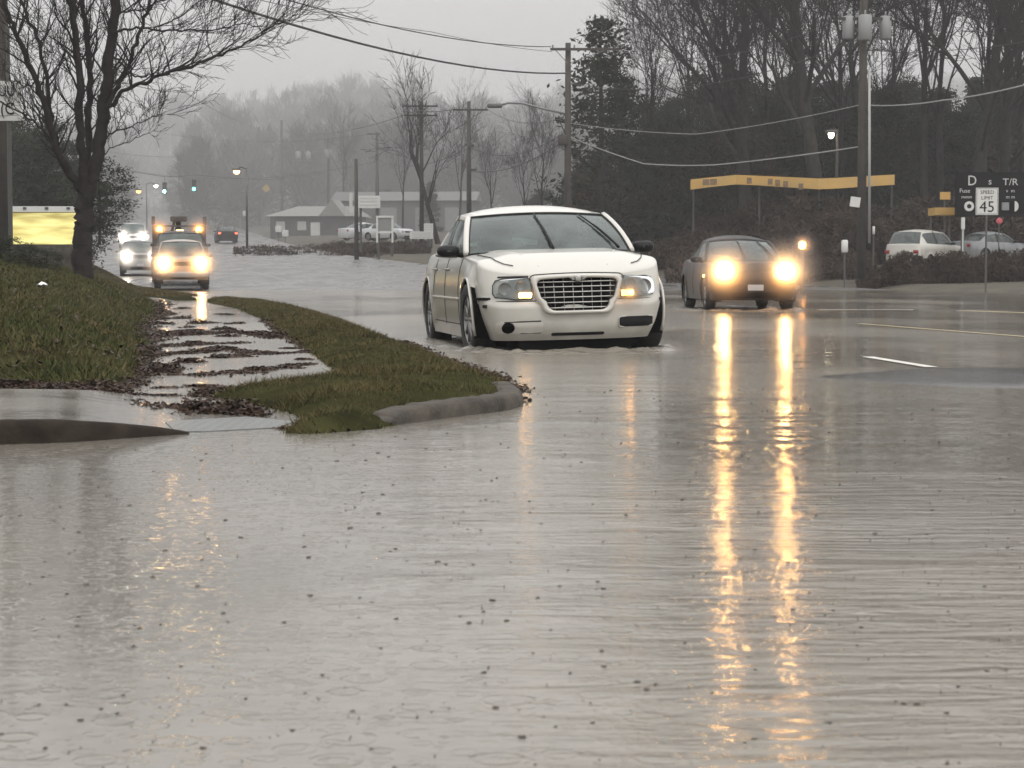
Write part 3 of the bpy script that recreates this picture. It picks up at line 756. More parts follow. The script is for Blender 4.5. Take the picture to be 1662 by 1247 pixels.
def make_body(h, mat, parent, arches=True):
    # side, front and rear skin
    lv = [0, .02, .05, .1, .16, .22, .29, .36, .43, .46, .49, .52, .56, .62, .68, .74, .80, .86, .92, .96, 1.0]
    V = []; n = None
    for t in lv:
        o = h.outline(t); n = len(o); V += o
    V = np.array(V); nv = n; F = []
    for i in range(len(lv) - 1):
        for j in range(nv - 1): F.append((i * nv + j, i * nv + j + 1, (i + 1) * nv + j + 1, (i + 1) * nv + j))
    F = np.array(F)
    side = V[:, 1] > h.w * .6
    for wx in h.wb:
        r = np.hypot(V[:, 0] - wx, V[:, 2] - h.wr); k = side & (np.abs(r - h.arch) < .028)
        f = h.arch / r[k]; V[k, 0] = wx + (V[k, 0] - wx) * f; V[k, 2] = h.wr + (V[k, 2] - h.wr) * f
    keep = np.ones(len(F), bool)
    if arches:
        for wx in h.wb:
            c = V[F].mean(1); keep &= ~((np.hypot(c[:, 0] - wx, c[:, 2] - h.wr) < h.arch - .004) & (c[:, 1] > h.w * .6))
    F = F[keep]
    m = MB()
    m.add([tuple(p) for p in V], [tuple(int(i) for i in f) for f in F])
    m.add([(p[0], -p[1], p[2]) for p in V], [tuple(int(i) for i in f[::-1]) for f in F])
    # top
    xo = h.outline(1.0); xa = xo[0][0]; xb = xo[-1][0]
    xs = [xa - (xa - xb) * (1 - math.cos(PI * i / 90)) / 2 for i in range(91)]
    vs_ = [math.sin(PI / 2 * k / 16) for k in range(-16, 17)]
    for i in range(90):
        xm = (xs[i] + xs[i + 1]) / 2
        for j in range(32):
            vm = abs(vs_[j] + vs_[j + 1]) / 2
            m.cur = 1 if (h.cowl - h.cab_len < xm < h.cowl - .04 and vm < .90) else 0
            q = [(xs[a], vs_[b] * h.halfw(xs[a])[0], h.top(xs[a], vs_[b])) for a, b in ((i, j), (i, j + 1), (i + 1, j + 1), (i + 1, j))]
            m.add(q, [(0, 1, 2, 3)])
    m.cur = 2
    # underside
    o0 = h.outline(0); m.add([(p[0], p[1], p[2]) for p in o0] + [(p[0], -p[1], p[2]) for p in o0], [])
    b = len(m.v) - 2 * len(o0); k = len(o0)
    for j in range(k - 1): m.f.append([b + j, b + k + j, b + k + j + 1, b + j + 1]); m.mi.append(2)
    # inner wheel wells
    for wx in h.wb:
        for sy in (-1, 1):
            g = [[Vector((wx + (h.arch + .004) * math.cos(a), sy * yy, h.wr + (h.arch + .004) * math.sin(a))) for yy in (h.w * .99, h.w - .30)] for a in np.linspace(-.45, PI + .45, 20)]
            m.grid(g)
            a = np.linspace(-.45, PI + .45, 20); m.add([Vector((wx, sy * (h.w - .30), h.wr))] + [Vector((wx + (h.arch + .004) * math.cos(t), sy * (h.w - .30), h.wr + (h.arch + .004) * math.sin(t))) for t in a], [(0, i, i + 1) for i in range(1, 20)])
    o = m.build('body', None, parent, True, mats=[mat, M_INT, M_DARK])
    bpy.context.view_layer.objects.active = o
    import bmesh
    bm = bmesh.new(); bm.from_mesh(o.data); bmesh.ops.remove_doubles(bm, verts=bm.verts, dist=.0012); bm.to_mesh(o.data); bm.free()
    auto_smooth(o, 50)
    return o

def front_patch(h, name, yz, mat, parent, off=.006, thick=.02, nz=8):
    """panel following the nose, outline given as (y,z) polygon; filled by scan rows"""
    ys = [p[0] for p in yz]; zs_ = [p[1] for p in yz]
    z0, z1 = min(zs_), max(zs_); rows = []
    n = len(yz)
    for i in range(nz + 1):
        z = z0 + (z1 - z0) * (i / nz) * .998 + (z1 - z0) * .001; hits = []
        for k in range(n):
            (ya, za), (yb, zb_) = yz[k], yz[(k + 1) % n]
            if (za > z) != (zb_ > z): hits.append(ya + (yb - ya) * (z - za) / (zb_ - za))
        a, b = min(hits), max(hits)
        rows.append([Vector((h.front(a + (b - a) * j / 12, z) + off, a + (b - a) * j / 12, z)) for j in range(13)])
    m = MB(); m.grid(rows)
    # skirt back into the body
    def skirt(edge):
        g = [[p, p - Vector((thick, 0, 0))] for p in edge]; m.grid(g)
    skirt(rows[0]); skirt(rows[-1]); skirt([r[0] for r in rows]); skirt([r[-1] for r in rows])
    return m.build(name, mat, parent, True)
def rounded(y0, y1, z0, z1, r, k=5):
    pts = []
    for cy_, cz, a0 in ((y1 - r, z1 - r, 0), (y0 + r, z1 - r, 90), (y0 + r, z0 + r, 180), (y1 - r, z0 + r, 270)):
        for i in range(k + 1):
            a = R(a0 + 90 * i / k); pts.append((cy_ + r * math.cos(a), cz + r * math.sin(a)))
    return pts
def loop_on_front(h, yz, off=.004):
    return [Vector((h.front(y, z) + off, y, z)) for y, z in yz]

def make_wheel(parent, x, y, r, steer=0.0, w=.23, spokes=10, rimmat=None, simple=False):
    s = 1 if y > 0 else -1
    t = empty('wheel', (x, y, r), steer, ); t.parent = parent
    m = MB(); prof = [(r * .66, -w / 2 + .01), (r * .80, -w / 2 - .004), (r * .95, -w / 2 + .006), (r, -w / 2 + .035), (r, w / 2 - .035), (r * .95, w / 2 - .006), (r * .80, w / 2 + .004), (r * .66, w / 2 - .01), (r * .60, w / 2 - .03)]
    m.lathe(prof, (0, 0, 0), 'Y', 16 if simple else 36)
    m.build('tyre', M_RUB, t, True)
    m = MB(); yo = s * (w / 2 - .02)
    m.lathe([(r * .67, -w / 2 + .02), (r * .62, -w / 2 + .05), (r * .60, 0), (r * .62, w / 2 - .03), (r * .67, w / 2 - .01), (r * .64, w / 2 - .004)], (0, 0, 0), 'Y', 16 if simple else 36)
    m.lathe([(.001, 0), (r * .17, 0), (r * .19, -.02 * s), (r * .19, -.05 * s)], (0, yo, 0), 'Y', 12)
    m.lathe([(.001, 0), (r * .60, 0)], (0, yo - s * .10, 0), 'Y', 16)
    for k in range(spokes):
        a = 2 * PI * k / spokes; c, q = math.cos(a), math.sin(a)
        m.tube([(c * r * .12, yo - s * .01, q * r * .12), (c * r * .40, yo - s * .015, q * r * .40), (c * r * .64, yo - s * .02, q * r * .64)], [r * .055, r * .05, r * .06], 5)
    m.build('rim', rimmat or M_ALLOY, t, True)
    return t

def coons(c0, c1, d0, d1):
    """c0,c1 run along u (same length), d0,d1 run along v"""
    nu, nv = len(c0), len(d0); P = []
    for i in range(nu):
        u = i / (nu - 1); row = []
        for j in range(nv):
            v = j / (nv - 1)
            p = c0[i] * (1 - v) + c1[i] * v + d0[j] * (1 - u) + d1[j] * u - (c0[0] * (1 - u) * (1 - v) + c0[-1] * u * (1 - v) + c1[0] * (1 - u) * v + c1[-1] * u * v)
            row.append(p)
        P.append(row)
    return P
def arc(a, b, mid, n=13):
    """quadratic through a, mid (at t=.5), b"""
    a, b, mid = Vector(a), Vector(b), Vector(mid); c = 2 * mid - (a + b) / 2
    return [a * (1 - t) ** 2 + c * 2 * t * (1 - t) + b * t * t for t in [i / (n - 1) for i in range(n)]]

def cabin(h, spec, mat, parent, glass=None, interior=True, wipers=True, mirrors=True):
    """spec: bw (half width at base), tw (half width top), xa0/xa1 windscreen base/top x, xc1/xc0 rear screen top/base x, ztop, zc (crown), zb"""
    g = spec; glass = glass or M_WIN; zt = g['ztop']; zc = g['zc']; bw, tw = g['bw'], g['tw']; zb = g['zb']
    xa0, xa1, xc1, xc0 = g['xa0'], g['xa1'], g['xc1'], g['xc0']
    zr = g.get('zr', zb)
    # windscreen
    base = arc((xa0, bw, zb), (xa0, -bw, zb), (xa0 + .20, 0, zb + .015)); head = arc((xa1, tw, zt), (xa1, -tw, zt), (xa1 + .10, 0, zc - .03))
    lft = arc(base[0], head[0], (base[0] + head[0]) / 2 + Vector((.03, .012, .022))); rgt = arc(base[-1], head[-1], (base[-1] + head[-1]) / 2 + Vector((.03, -.012, .022)))
    P = coons(base, head, lft, rgt); m = MB(); m.grid(P, flip=True); w = m.build('windscreen', glass, parent, True)
    # black band round the glass
    m = MB(); edge = list(base) + list(rgt[1:]) + list(head[::-1][1:]) + list(lft[::-1][1:-1])
    m.tube([p + Vector((.004, 0, .002)) for p in edge], .013, 6, closed=True); m.build('windscreen_seal', M_BLACK, parent, True)
    # roof
    rb = arc((xc1, tw * .97, zt - .01), (xc1, -tw * .97, zt - .01), (xc1 - .10, 0, zc - .035))
    xm = (xa1 + xc1) / 2
    rl = arc(head[0], rb[0], (xm, tw + .012, zt + .045)); rr = arc(head[-1], rb[-1], (xm, -tw - .012, zt + .045))
    P = coons(head, rb, rl, rr)
    nu, nv = len(P), len(P[0])
    for i in range(nu):
        for j in range(nv):
            u, v = i / (nu - 1), j / (nv - 1); P[i][j] = P[i][j] + Vector((0, 0, .055 * (1 - abs(2 * u - 1) ** 2.6) * (1 - abs(2 * v - 1) ** 2.4)))
    m = MB(); m.grid(P, flip=True); r_ = m.build('roof', mat, parent, True); solidify(r_, .025)
    # rear screen
    bb = arc((xc0, bw * .93, zr), (xc0, -bw * .93, zr), (xc0 - .16, 0, zr + .02)); l2 = arc(rb[0], bb[0], (rb[0] + bb[0]) / 2 + Vector((-.02, .01, .025))); r2 = arc(rb[-1], bb[-1], (rb[-1] + bb[-1]) / 2 + Vector((-.02, -.01, .025)))
    m = MB(); m.grid(coons(rb, bb, l2, r2), flip=True); m.build('rear_screen', glass, parent, True)
    # sides
    for s in (1, -1):
        L_ = lft if s > 0 else rgt; T = rl if s > 0 else rr; C = l2 if s > 0 else r2
        topc = L_[:] + T[1:] + C[1:]
        n = len(topc); x0, x1 = topc[0].x, topc[-1].x
        belt = []
        for i, p in enumerate(topc):
            f = i / (n - 1); f2 = sstep(0, 1, f) * .5 + f * .5; x = x0 + (x1 - x0) * f2
            hw = bw + .045 * math.sin(PI * f); belt.append(Vector((x, s * hw, zb - .02 + (zr - zb) * f)))
        rows = [[belt[i].lerp(topc[i], j / 8) + Vector((0, s * .02 * math.sin(PI * j / 8), 0)) for j in range(9)] for i in range(n)]
        m = MB(); m.grid(rows, flip=(s < 0)); m.build('side_window', M_WIN_D, parent, True)
        # frames: roof rail + A and C pillars as strips standing 4 mm proud
        m = MB()
        def strip(i0, i1, j0, j1, off):
            g_ = []
            for i in range(i0, i1 + 1): g_.append([rows[i][j0] + (rows[i][j1] - rows[i][j0]) * (k / 3) + Vector((0, s * off, 0)) for k in range(4)])
            return g_
        m.grid(strip(0, n - 1, 7, 8, .008), flip=(s < 0))
        # A pillar wedge
        wd_ = []
        for i in range(0, 13):
            p = topc[i]; q = Vector((p.x - .055 - .03 * (1 - i / 12), p.y * .985 + s * .012, p.z - .012)); wd_.append([p + Vector((.006, s * .004, .004)), q + Vector((0, s * .008, 0))])
        m.grid(wd_, flip=(s > 0))
        m.tube([p + Vector((-.020, s * .022, .004)) for p in topc[:13]], [.034] * 13, 8)
        # C pillar panel
        k0 = n - 10; m.grid([[rows[i][j] + Vector((0, s * .008, 0)) for j in range(9)] for i in range(k0, n)], flip=(s < 0))
        o = m.build('pillars', mat, parent, True); solidify(o, .012)
        # B pillar and waist rail
        m = MB(); im = 18
        m.grid([[rows[i][0].lerp(rows[i][8], j / 8) + Vector((dx, s * .012 + s * .02 * math.sin(PI * j / 8), 0)) for j in range(9)] for i, dx in ((im, .045), (im, -.045))], flip=(s < 0))
        m.tube([p + Vector((0, s * .004, .004)) for p in belt], .012, 5)
        m.build('window_trim', M_BLACK, parent, True)
    if interior:
        m = MB()
        m.rbox((xa0 - .22, 0, zb - .02), (.42, bw * 1.75, .10), .05)
        m.build('dashboard', M_INT, parent, True)
        m = MB(); sx = xa1 - .25
        for y in (.36, -.36):
            m.rbox((sx, y, zb + .02), (.14, .50, .26), .06); m.rbox((sx - .01, y, zb + .215), (.09, .27, .15), .04)
            m.tube([(sx, y + .07, zb + .1), (sx, y + .07, zb + .2)], .008, 5); m.tube([(sx, y - .07, zb + .1), (sx, y - .07, zb + .2)], .008, 5)
        m.build('seat', M_SEAT, parent, True)
        m = MB(); m.rbox((xc1 + .1, 0, zb + .02), (.16, 1.2, .16), .05)
        for y in (.33, -.33): m.rbox((xc1 + .08, y, zb + .14), (.08, .24, .12), .035)
        m.build('rear_seat', M_SEAT, parent, True)
        m = MB(); c = Vector((xa0 - .42, .36, zb + .02)); rr_ = .19
        m.tube([c + Vector((.05 * math.sin(a), rr_ * math.cos(a), rr_ * math.sin(a))) for a in np.linspace(0, 2 * PI, 25)[:-1]], .014, 6, closed=True)
        m.tube([c + Vector((0, -rr_, 0)), c + Vector((0, rr_, 0))], .014, 6); m.build('steering_wheel', M_BLACK, parent, True)
        m = MB(); q = head[6] + Vector((-.06, 0, -.09)); m.rbox(q, (.03, .23, .065), .012); m.tube([q, head[6] + Vector((-.01, 0, -.01))], .008, 5); m.build('rear_view_mirror', M_BLACK, parent, True)
    if wipers:
        for (u0, v0), (u1, v1) in g.get('wipers', (((6.0, .3), (6.5, 11.4)), ((.9, .5), (2.5, 11.4)))):
            Pw = coons(base, head, lft, rgt)
            def at(u, v):
                i = int(min(11.999, u)); j = int(min(11.999, v)); a, b = u - i, v - j
                return Pw[i][j] * (1 - a) * (1 - b) + Pw[i + 1][j] * a * (1 - b) + Pw[i][j + 1] * (1 - a) * b + Pw[i + 1][j + 1] * a * b + Vector((.022, 0, .02))
            m = MB(); m.tube([at(u0 + (u1 - u0) * t, v0 + (v1 - v0) * t) for t in np.linspace(0, .62, 8)], [.014, .013, .012, .011, .010, .009, .008, .007], 6)
            m.tube([at(u0 + (u1 - u0) * t, v0 + (v1 - v0) * t) - Vector((.008, 0, .008)) for t in np.linspace(.18, 1.0, 10)], .009, 5)
            m.build('wiper', M_BLACK, parent, True)
    if mirrors:
        for s in (1, -1):
            m = MB(); c = Vector((xa0 - .20, s * (bw + .185), zb + .045))
            prof = [Vector((.085, 0, 0)), ]
            n_ = 14; rings = []
            for t, rx in ((-.06, .35), (-.045, .8), (-.02, 1.0), (.02, 1.0), (.06, .85), (.085, .55), (.095, .2)):
                rings.append([c + Vector((t, .115 * rx * np.sign(math.cos(a)) * abs(math.cos(a)) ** .75, .062 * rx * np.sign(math.sin(a)) * abs(math.sin(a)) ** .8)) for a in np.linspace(0, 2 * PI, n_ + 1)])
            m.grid(rings); m.tube([c + Vector((0, -s * .08, -.03)), c + Vector((.0, -s * .20, -.06))], [.03, .028], 8)
            m.build('door_mirror', g.get('mirror_mat', M_BLACK), parent, True)
    return dict(base=base, head=head, lft=lft, rgt=rgt)

def seam(parent, pts, r=.005, name='shut_line', mat=None):
    m = MB(); m.tube(pts, r, 5); return m.build(name, mat or M_SEAM, parent, True)
# ================================================================ vehicles
P_WHITE = paint('white_paint', (.485, .472, .43), dirt_dim=(.21, .195, .165), sides=.62)
P_BLACKP = paint('dark_paint', (.010, .010, .011), dirt_dim=(.035, .030, .026), coat=.05)
P_GREY = paint('grey_paint', (.16, .17, .18), dirt_dim=(.16, .15, .13))
P_SILV = paint('pale_paint', (.45, .46, .47), dirt_dim=(.2, .19, .17))
P_TRUCK = paint('dark_truck_paint', (.05, .045, .04), dirt_dim=(.09, .08, .06), coat=.1)
P_PICK = paint('pickup_paint', (.30, .27, .24), dirt_dim=(.14, .11, .08), coat=.3)

def place(name, px, Y, z, a, label, cat, group=None, roll=0.0, cx=0.0):
    """vehicle whose NOSE (cx ahead of its origin) shows at photo column px at depth Y, facing the viewer turned by a"""
    rz = -PI / 2 + a; F = Vector((math.cos(rz), math.sin(rz), 0))
    n = Vector(((px - 831) / FPX * Y, Y, z)) - F * cx
    return empty(name, n, rz, label, cat, group, rx=roll)

# ---------------- the stalled white saloon
def white_car():
    t = place('white_sedan', 940, 19.5, -.045, R(9.5), 'cream white sedan with big chrome grid grille stalled hub deep in floodwater, amber indicators lit', 'car', roll=R(1.4), cx=2.40)
    h = Hull(cab_len=2.62, zb=.165, w=.95, rc=.50, ncorn=4.0, rise=.072, lowc=.10)
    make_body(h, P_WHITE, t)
    hd = cabin(h, dict(bw=.84, tw=.705, xa0=1.00, xa1=.28, xc1=-.95, xc0=-1.62, zb=1.005, zr=1.03, ztop=1.395, zc=1.455), P_WHITE, t)
    for x, st in ((1.53, R(4)), (-1.52, 0)):
        for y in (.835, -.835): make_wheel(t, x, y, .365, st if x > 0 else 0, .24, 10)
    # grille: raised surround, dark throat, chrome grid
    def gout(k=0.0, zt=0.0):
        pts = []; yt, yb = .440 + k, .355 + k; z1, z0 = .785 + k * .8, .415 - k * .7
        for a in np.linspace(0, PI / 2, 5): pts.append((yt - .05 + .05 * math.cos(a), z1 - .05 + .05 * math.sin(a)))
        for u in np.linspace(.8, -.8, 7): pts.append(((yt - .05) * u, z1 + .012 * (1 - u * u)))
        for a in np.linspace(PI / 2, PI, 5): pts.append((-(yt - .05) + .05 * math.cos(a), z1 - .05 + .05 * math.sin(a)))
        pts.append((-(yt + yb) / 2 - .008, (z0 + z1) / 2 - .02))
        for a in np.linspace(PI, 1.5 * PI, 5): pts.append((-(yb - .09) + .09 * math.cos(a), z0 + .09 + .09 * math.sin(a)))
        for a in np.linspace(1.5 * PI, 2 * PI, 5): pts.append(((yb - .09) + .09 * math.cos(a), z0 + .09 + .09 * math.sin(a)))
        pts.append(((yt + yb) / 2 + .008, (z0 + z1) / 2 - .02))
        return pts
    inner = gout(-.048); outer = gout(.0)
    gx = lambda y, z: 2.448 - .055 * (y / .5) ** 2 - max(0, z - .45) * .14
    m = MB()
    n = len(inner); rings = []
    for f, dx in ((1.06, -.05), (1.03, -.01), (1.0, .012), (.75, .026), (.35, .026), (.05, .016), (0, 0), (0, -.06)):
        rings.append([Vector((gx(0, (a[1] + b[1]) / 2) * 0 + gx(b[0] + (a[0] - b[0]) * f, b[1] + (a[1] - b[1]) * f) + dx, b[0] + (a[0] - b[0]) * f, b[1] + (a[1] - b[1]) * f)) for a, b in list(zip(outer, inner)) + [(outer[0], inner[0])]])
    m.grid(rings); m.build('grille_surround', P_WHITE, t, True)
    seam(t, [Vector((gx(y, z) - .002, y * 1.03, z + .004)) for y, z in gout(.006)[:17]], .006)
    m = MB(); m.plate([Vector((gx(y, z) - .030, y, z)) for y, z in inner], None, (-.03, 0, 0)); m.build('grille_throat', M_DARK, t)
    g = MB(); z0, z1 = .47 - .01, .745
    def hw(z):   # half width of the opening at height z
        hits = []
        for k in range(n):
            (ya, za), (yb, zb_) = inner[k], inner[(k + 1) % n]
            if (za > z) != (zb_ > z): hits.append(ya + (yb - ya) * (z - za) / (zb_ - za))
        return max(hits) if hits else 0
    for z in (.475, .525, .575, .625, .675, .722):
        w_ = hw(z) + .004; g.tube([Vector((gx(y, z) - .004, y, z)) for y in np.linspace(-w_, w_, 15)], .0068, 6)
    for y in np.linspace(-.32, .32, 8):
        zz_ = [z for z in np.linspace(.40, .80, 41) if hw(z) > abs(y) + .005 and hw(z) > 0]
        g.tube([Vector((gx(y, z) - .012, y * (1 + (z - .6) * .12), z)) for z in (min(zz_), (min(zz_) + max(zz_)) / 2, max(zz_))], .0038, 6)
    g.build('grille_grid', M_CHROME, t, True)
    m = MB(); c = Vector((gx(0, .748) + .040, 0, .752))
    m.lathe([(.001, .005), (.022, .005), (.032, .002), (.034, -.012)], c, 'X', 16)
    for s in (1, -1):
        for k in range(3): m.tube([c + Vector((.004, s * .035, .012 - .010 * k)), c + Vector((0, s * (.105 - .018 * k), .016 - .011 * k))], [.006, .003], 5)
    m.build('badge', M_CHROME, t, True)
    seam(t, [Vector((h.front(y, .775) + .004, y, .778)) for y in np.linspace(-.46, -.74, 8)], .011)
    # headlamps: recessed housing, two reflectors, indicator at the inner lower corner, clear lens
    for s in (1, -1):
        out = [(.435, .565), (.60, .563), (.775, .585), (.795, .62), (.790, .70), (.765, .745), (.70, .762), (.47, .768), (.438, .75)]
        yz = [(s * a, b) for a, b in out]
        hl = front_patch(h, 'headlamp', yz, M_REFL, t, off=.003, thick=.03, nz=12)
        seam(hl, loop_on_front(h, yz + [yz[0]], .006), .0065, 'lamp_gap')
        for cy_, cz, r_ in ((.685, .665, .068), (.535, .69, .058)):
            m = MB(); m.lathe([(r_, .022), (r_ * .96, .028), (r_ * .8, .014), (r_ * .45, .006), (.001, .004)], (h.front(cy_, cz) + .006, s * cy_, cz), 'X', 20)
            m.build('reflector_bowl', M_REFL, hl, True)
        m = MB(); yy = .49
        m.rbox((h.front(yy, .60) + .012, s * (yy + .01), .602), (.035, .125, .052), .012, Matrix.Rotation(-s * .05, 3, 'Z')); m.build('indicator', E_AMBER, hl, True)
        front_patch(h, 'lamp_lens', yz, M_LENS, hl, off=.034, thick=.03, nz=12)
    # bumper: step line under the lamps, fog openings, slots
    seam(t, [Vector((h.front(y, .545) + .0035, y, .545)) for y in list(np.linspace(-.90, -.40, 14))], .006)
    seam(t, [Vector((h.front(y, .545) + .0035, y, .545)) for y in list(np.linspace(.40, .90, 14))], .004)
    yz = rounded(.40, .775, .275, .375, .03); front_patch(h, 'fog_opening', yz, M_BLACK, t, .004, .01, 6); seam(t, loop_on_front(h, yz + [yz[0]], .006), .007, 'opening_lip', P_WHITE)
    yz = [(-a, b) for a, b in rounded(.34, .775, .235, .355, .03)]
    front_patch(h, 'fog_pocket', yz, paint('shaded_plastic', (.60, .58, .54)), t, .0025, .01, 6)
    seam(t, loop_on_front(h, [(-.36, .352), (-.55, .350), (-.70, .345)], .005), .007); seam(t, loop_on_front(h, [(-.36, .238), (-.55, .236)], .004), .004)  # dark lines along the pocket edges paint in its recess shade
    yz = [(-.665 + .058 * math.cos(a), .290 + .056 * math.sin(a)) for a in np.linspace(0, 2 * PI, 21)[:-1]]; front_patch(h, 'fog_lamp_hole', yz, M_DARK, t, .007, .01, 10)
    yz = rounded(-.26, .26, .205, .235, .012); front_patch(h, 'lower_slot', yz, M_BLACK, t, .004, .01, 3)
    # side markers on the bumper corners
    for y, z in ((-.865, .50), (.865, .53)):
        m = MB(); m.box((h.front(y, z) + .002, y, z), (.05, .045, .030)); m.build('side_marker', M_BLACK, t)
    m = MB(); m.box((.0, 0, .20), (4.3, 1.3, .22)); m.box((2.0, 0, .13), (.5, 1.1, .12)); m.build('underbody', M_DARK, t)  # underside blocked in near-black to paint the shadow beneath the car
    # gaping seam where the bumper corner has sprung from the wing
    m = MB(); m.tube([Vector((h.front(-.81, .575) - .0, -.815, .575)), Vector((2.12, -.915, .572)), Vector((1.97, -.938, .570))], [.010, .017, .014], 6); m.build('bumper_gap', M_DARK, t)
    # bonnet shut lines, cowl, wings
    for s in (1, -1):
        pts = [Vector((x, s * v * h.halfw(x)[0], h.top(x, v) + .009)) for x, v in ((2.16, .74), (2.10, .79), (2.0, .82), (1.9, .84), (1.75, .855), (1.6, .865), (1.45, .872), (1.3, .878), (1.12, .88))]
        seam(t, pts, .005)
        pts = [Vector((x, s * v * h.halfw(x)[0], h.top(x, v) + .0)) for x, v in ((2.2, .46), (1.9, .52), (1.6, .60), (1.3, .68))]
        m = MB(); m.tube(pts, [.004, .010, .010, .004], 6); m.build('bonnet_crease', P_WHITE, t, True)
    m = MB(); m.tube([Vector((1.02 + .20 * (1 - (y / .8) ** 2), y, 1.003 + .012 * (1 - (y / .8) ** 2))) for y in np.linspace(-.78, .78, 13)], .022, 6); m.build('cowl', M_BLACK, t, True)
    # side seams, handles, rub strip
    for s in (1, -1):
        def side(x, z, o=.003): return Vector((x, s * (h.Wz(z) * h.taper(x) + o), z))
        for x in (.92, -.12, -1.02): seam(t, [side(x, z) for z in np.linspace(.28, .97, 8)], .003)
        seam(t, [side(x, .30) for x in np.linspace(1.1, -1.05, 8)], .006)
        m = MB(); m.tube([side(x, .56, .006) for x in np.linspace(1.05, -1.1, 12)], .016, 6); m.build('rub_strip', P_WHITE, t, True)
        for x in (.12, -.88): m = MB(); m.tube([side(x, .86, .0), side(x - .02, .86, .03), side(x - .16, .86, .03), side(x - .18, .86, 0)], .012, 6); m.build('door_handle', M_CHROME, t, True)
        for wx in h.wb:
            m = MB(); m.tube([Vector((wx + (h.arch + .004) * math.cos(a), s * (h.Wz(h.wr + h.arch * math.sin(a)) * h.taper(wx) + .018), h.wr + (h.arch + .004) * math.sin(a))) for a in np.linspace(-.38, PI + .38, 22)], .014, 6); m.build('arch_lip', P_WHITE, t, True)
    # tail
    for s in (1, -1):
        m = MB(); m.rbox((h.rear(s * .72, .78) + .02, s * .72, .78), (.08, .26, .22), .03); m.build('tail_lamp', pmat('tail_lamp_red', (.25, .01, .01), .2), t, True)
    m = MB(); m.rbox((h.rear(0, .72) - .003, 0, .72), (.012, .52, .12), .004); m.build('rear_plate_recess', M_BLACK, t)
    return t, h
car_t, car_h = white_car()

def glow_light(parent, loc, energy, col, rad=.06):
    d = bpy.data.lights.new('lamp_bulb', 'POINT'); d.energy = energy; d.color = col; d.shadow_soft_size = rad
    o = bpy.data.objects.new('lamp_bulb', d); sc.collection.objects.link(o); o.parent = parent; o.location = loc; return o

# ---------------- general saloon / pickup used for the other traffic
def traffic(name, label, cat, px, Y, z, a, mat, cx=2.3, hull=None, cab=None, lamps=None, lampz=.68, lampy=.60, lampr=.09, grille=True, wheel=.32, group=None, roll=0, rear_lamps=None, spokes=5, glowE=0, glowC=(1, .62, .28), wipers=False):
    t = place(name, px, Y, z, a, label, cat, group, roll, cx)
    H = dict(xf=cx, xr=-2.35, w=.87, zb=.20, zfront=.74, zbelt=.93, zdeck=.98, rise=.05, bow=.12, rc=.40, shelf=False, wb=(1.38, -1.32), wr=wheel, cowl=.95, arch=wheel + .04, cab_len=2.6)
    H.update(hull or {}); cl = H.pop('cab_len'); h = Hull(**H); h.cab_len = cl
    make_body(h, mat, t)
    C = dict(bw=.72, tw=.58, xa0=.88, xa1=.15, xc1=-.85, xc0=-1.55, zb=.93, ztop=1.33, zc=1.385); C.update(cab or {})
    cabin(h, C, mat, t, wipers=wipers)
    for x in h.wb:
        for y in (h.w - .12, -h.w + .12): make_wheel(t, x, y, wheel, 0, .2, spokes, simple=True)
    for s in (1, -1):
        yz = [(s * a_, b_) for a_, b_ in rounded(lampy - lampr * 1.45, lampy + lampr * 1.5, lampz - lampr * .85, lampz + lampr * .85, lampr * .4)]
        hl = front_patch(h, 'headlamp', yz, M_REFL, t, .006, .02, 6)
        m = MB(); m.lathe([(.001, .03), (lampr * .6, .026), (lampr * .95, .012), (lampr, 0)], (h.front(lampy, lampz) + .006, s * lampy, lampz), 'X', 18)
        m.build('lamp_lens', lamps if lamps else M_CHROME, hl, True)
        if glowE: glow_light(hl, (h.front(lampy, lampz) + .16, s * lampy, lampz), glowE, glowC)
        m = MB(); m.rbox((h.rear(s * .66, lampz + .08) - .004, s * (h.w - .22), lampz + .10), (.05, .26, .15), .02); m.build('tail_lamp', rear_lamps or pmat_red, t, True)
    if grille:
        yz = rounded(-.36, .36, lampz - .09, lampz + .05, .02); front_patch(h, 'grille', yz, M_DARK, t, .005, .01, 4)
        m = MB()
        for z_ in (lampz - .05, lampz, ): m.tube([Vector((h.front(y, z_) + .008, y, z_)) for y in np.linspace(-.35, .35, 9)], .006, 5)
        m.build('grille_bar', M_CHROME, t, True)
    yz = rounded(-.45, .45, h.zb + .04, h.zb + .15, .03); front_patch(h, 'bumper_intake', yz, M_DARK, t, .005, .01, 4)
    m = MB(); m.rbox((h.front(0, .46) + .012, 0, h.zb + .24), (.008, .30, .11), .003); m.build('number_plate', P_SILV, t)
    for s in (1, -1):
        seam(t, [Vector((x, s * v * h.halfw(x)[0], h.top(x, v) + .001)) for x, v in ((h.xf - .2, .72), (h.xf - .5, .80), (h.cowl + .1, .86))], .005)
        for x in (h.cowl - .08, h.cowl - 1.0): seam(t, [Vector((x, s * (h.Wz(z_) * h.taper(x) + .003), z_)) for z_ in np.linspace(h.zb + .1, h.zbelt - .03, 6)], .005)
    return t, h
pmat_red = pmat('red_lens', (.22, .01, .01), .2)

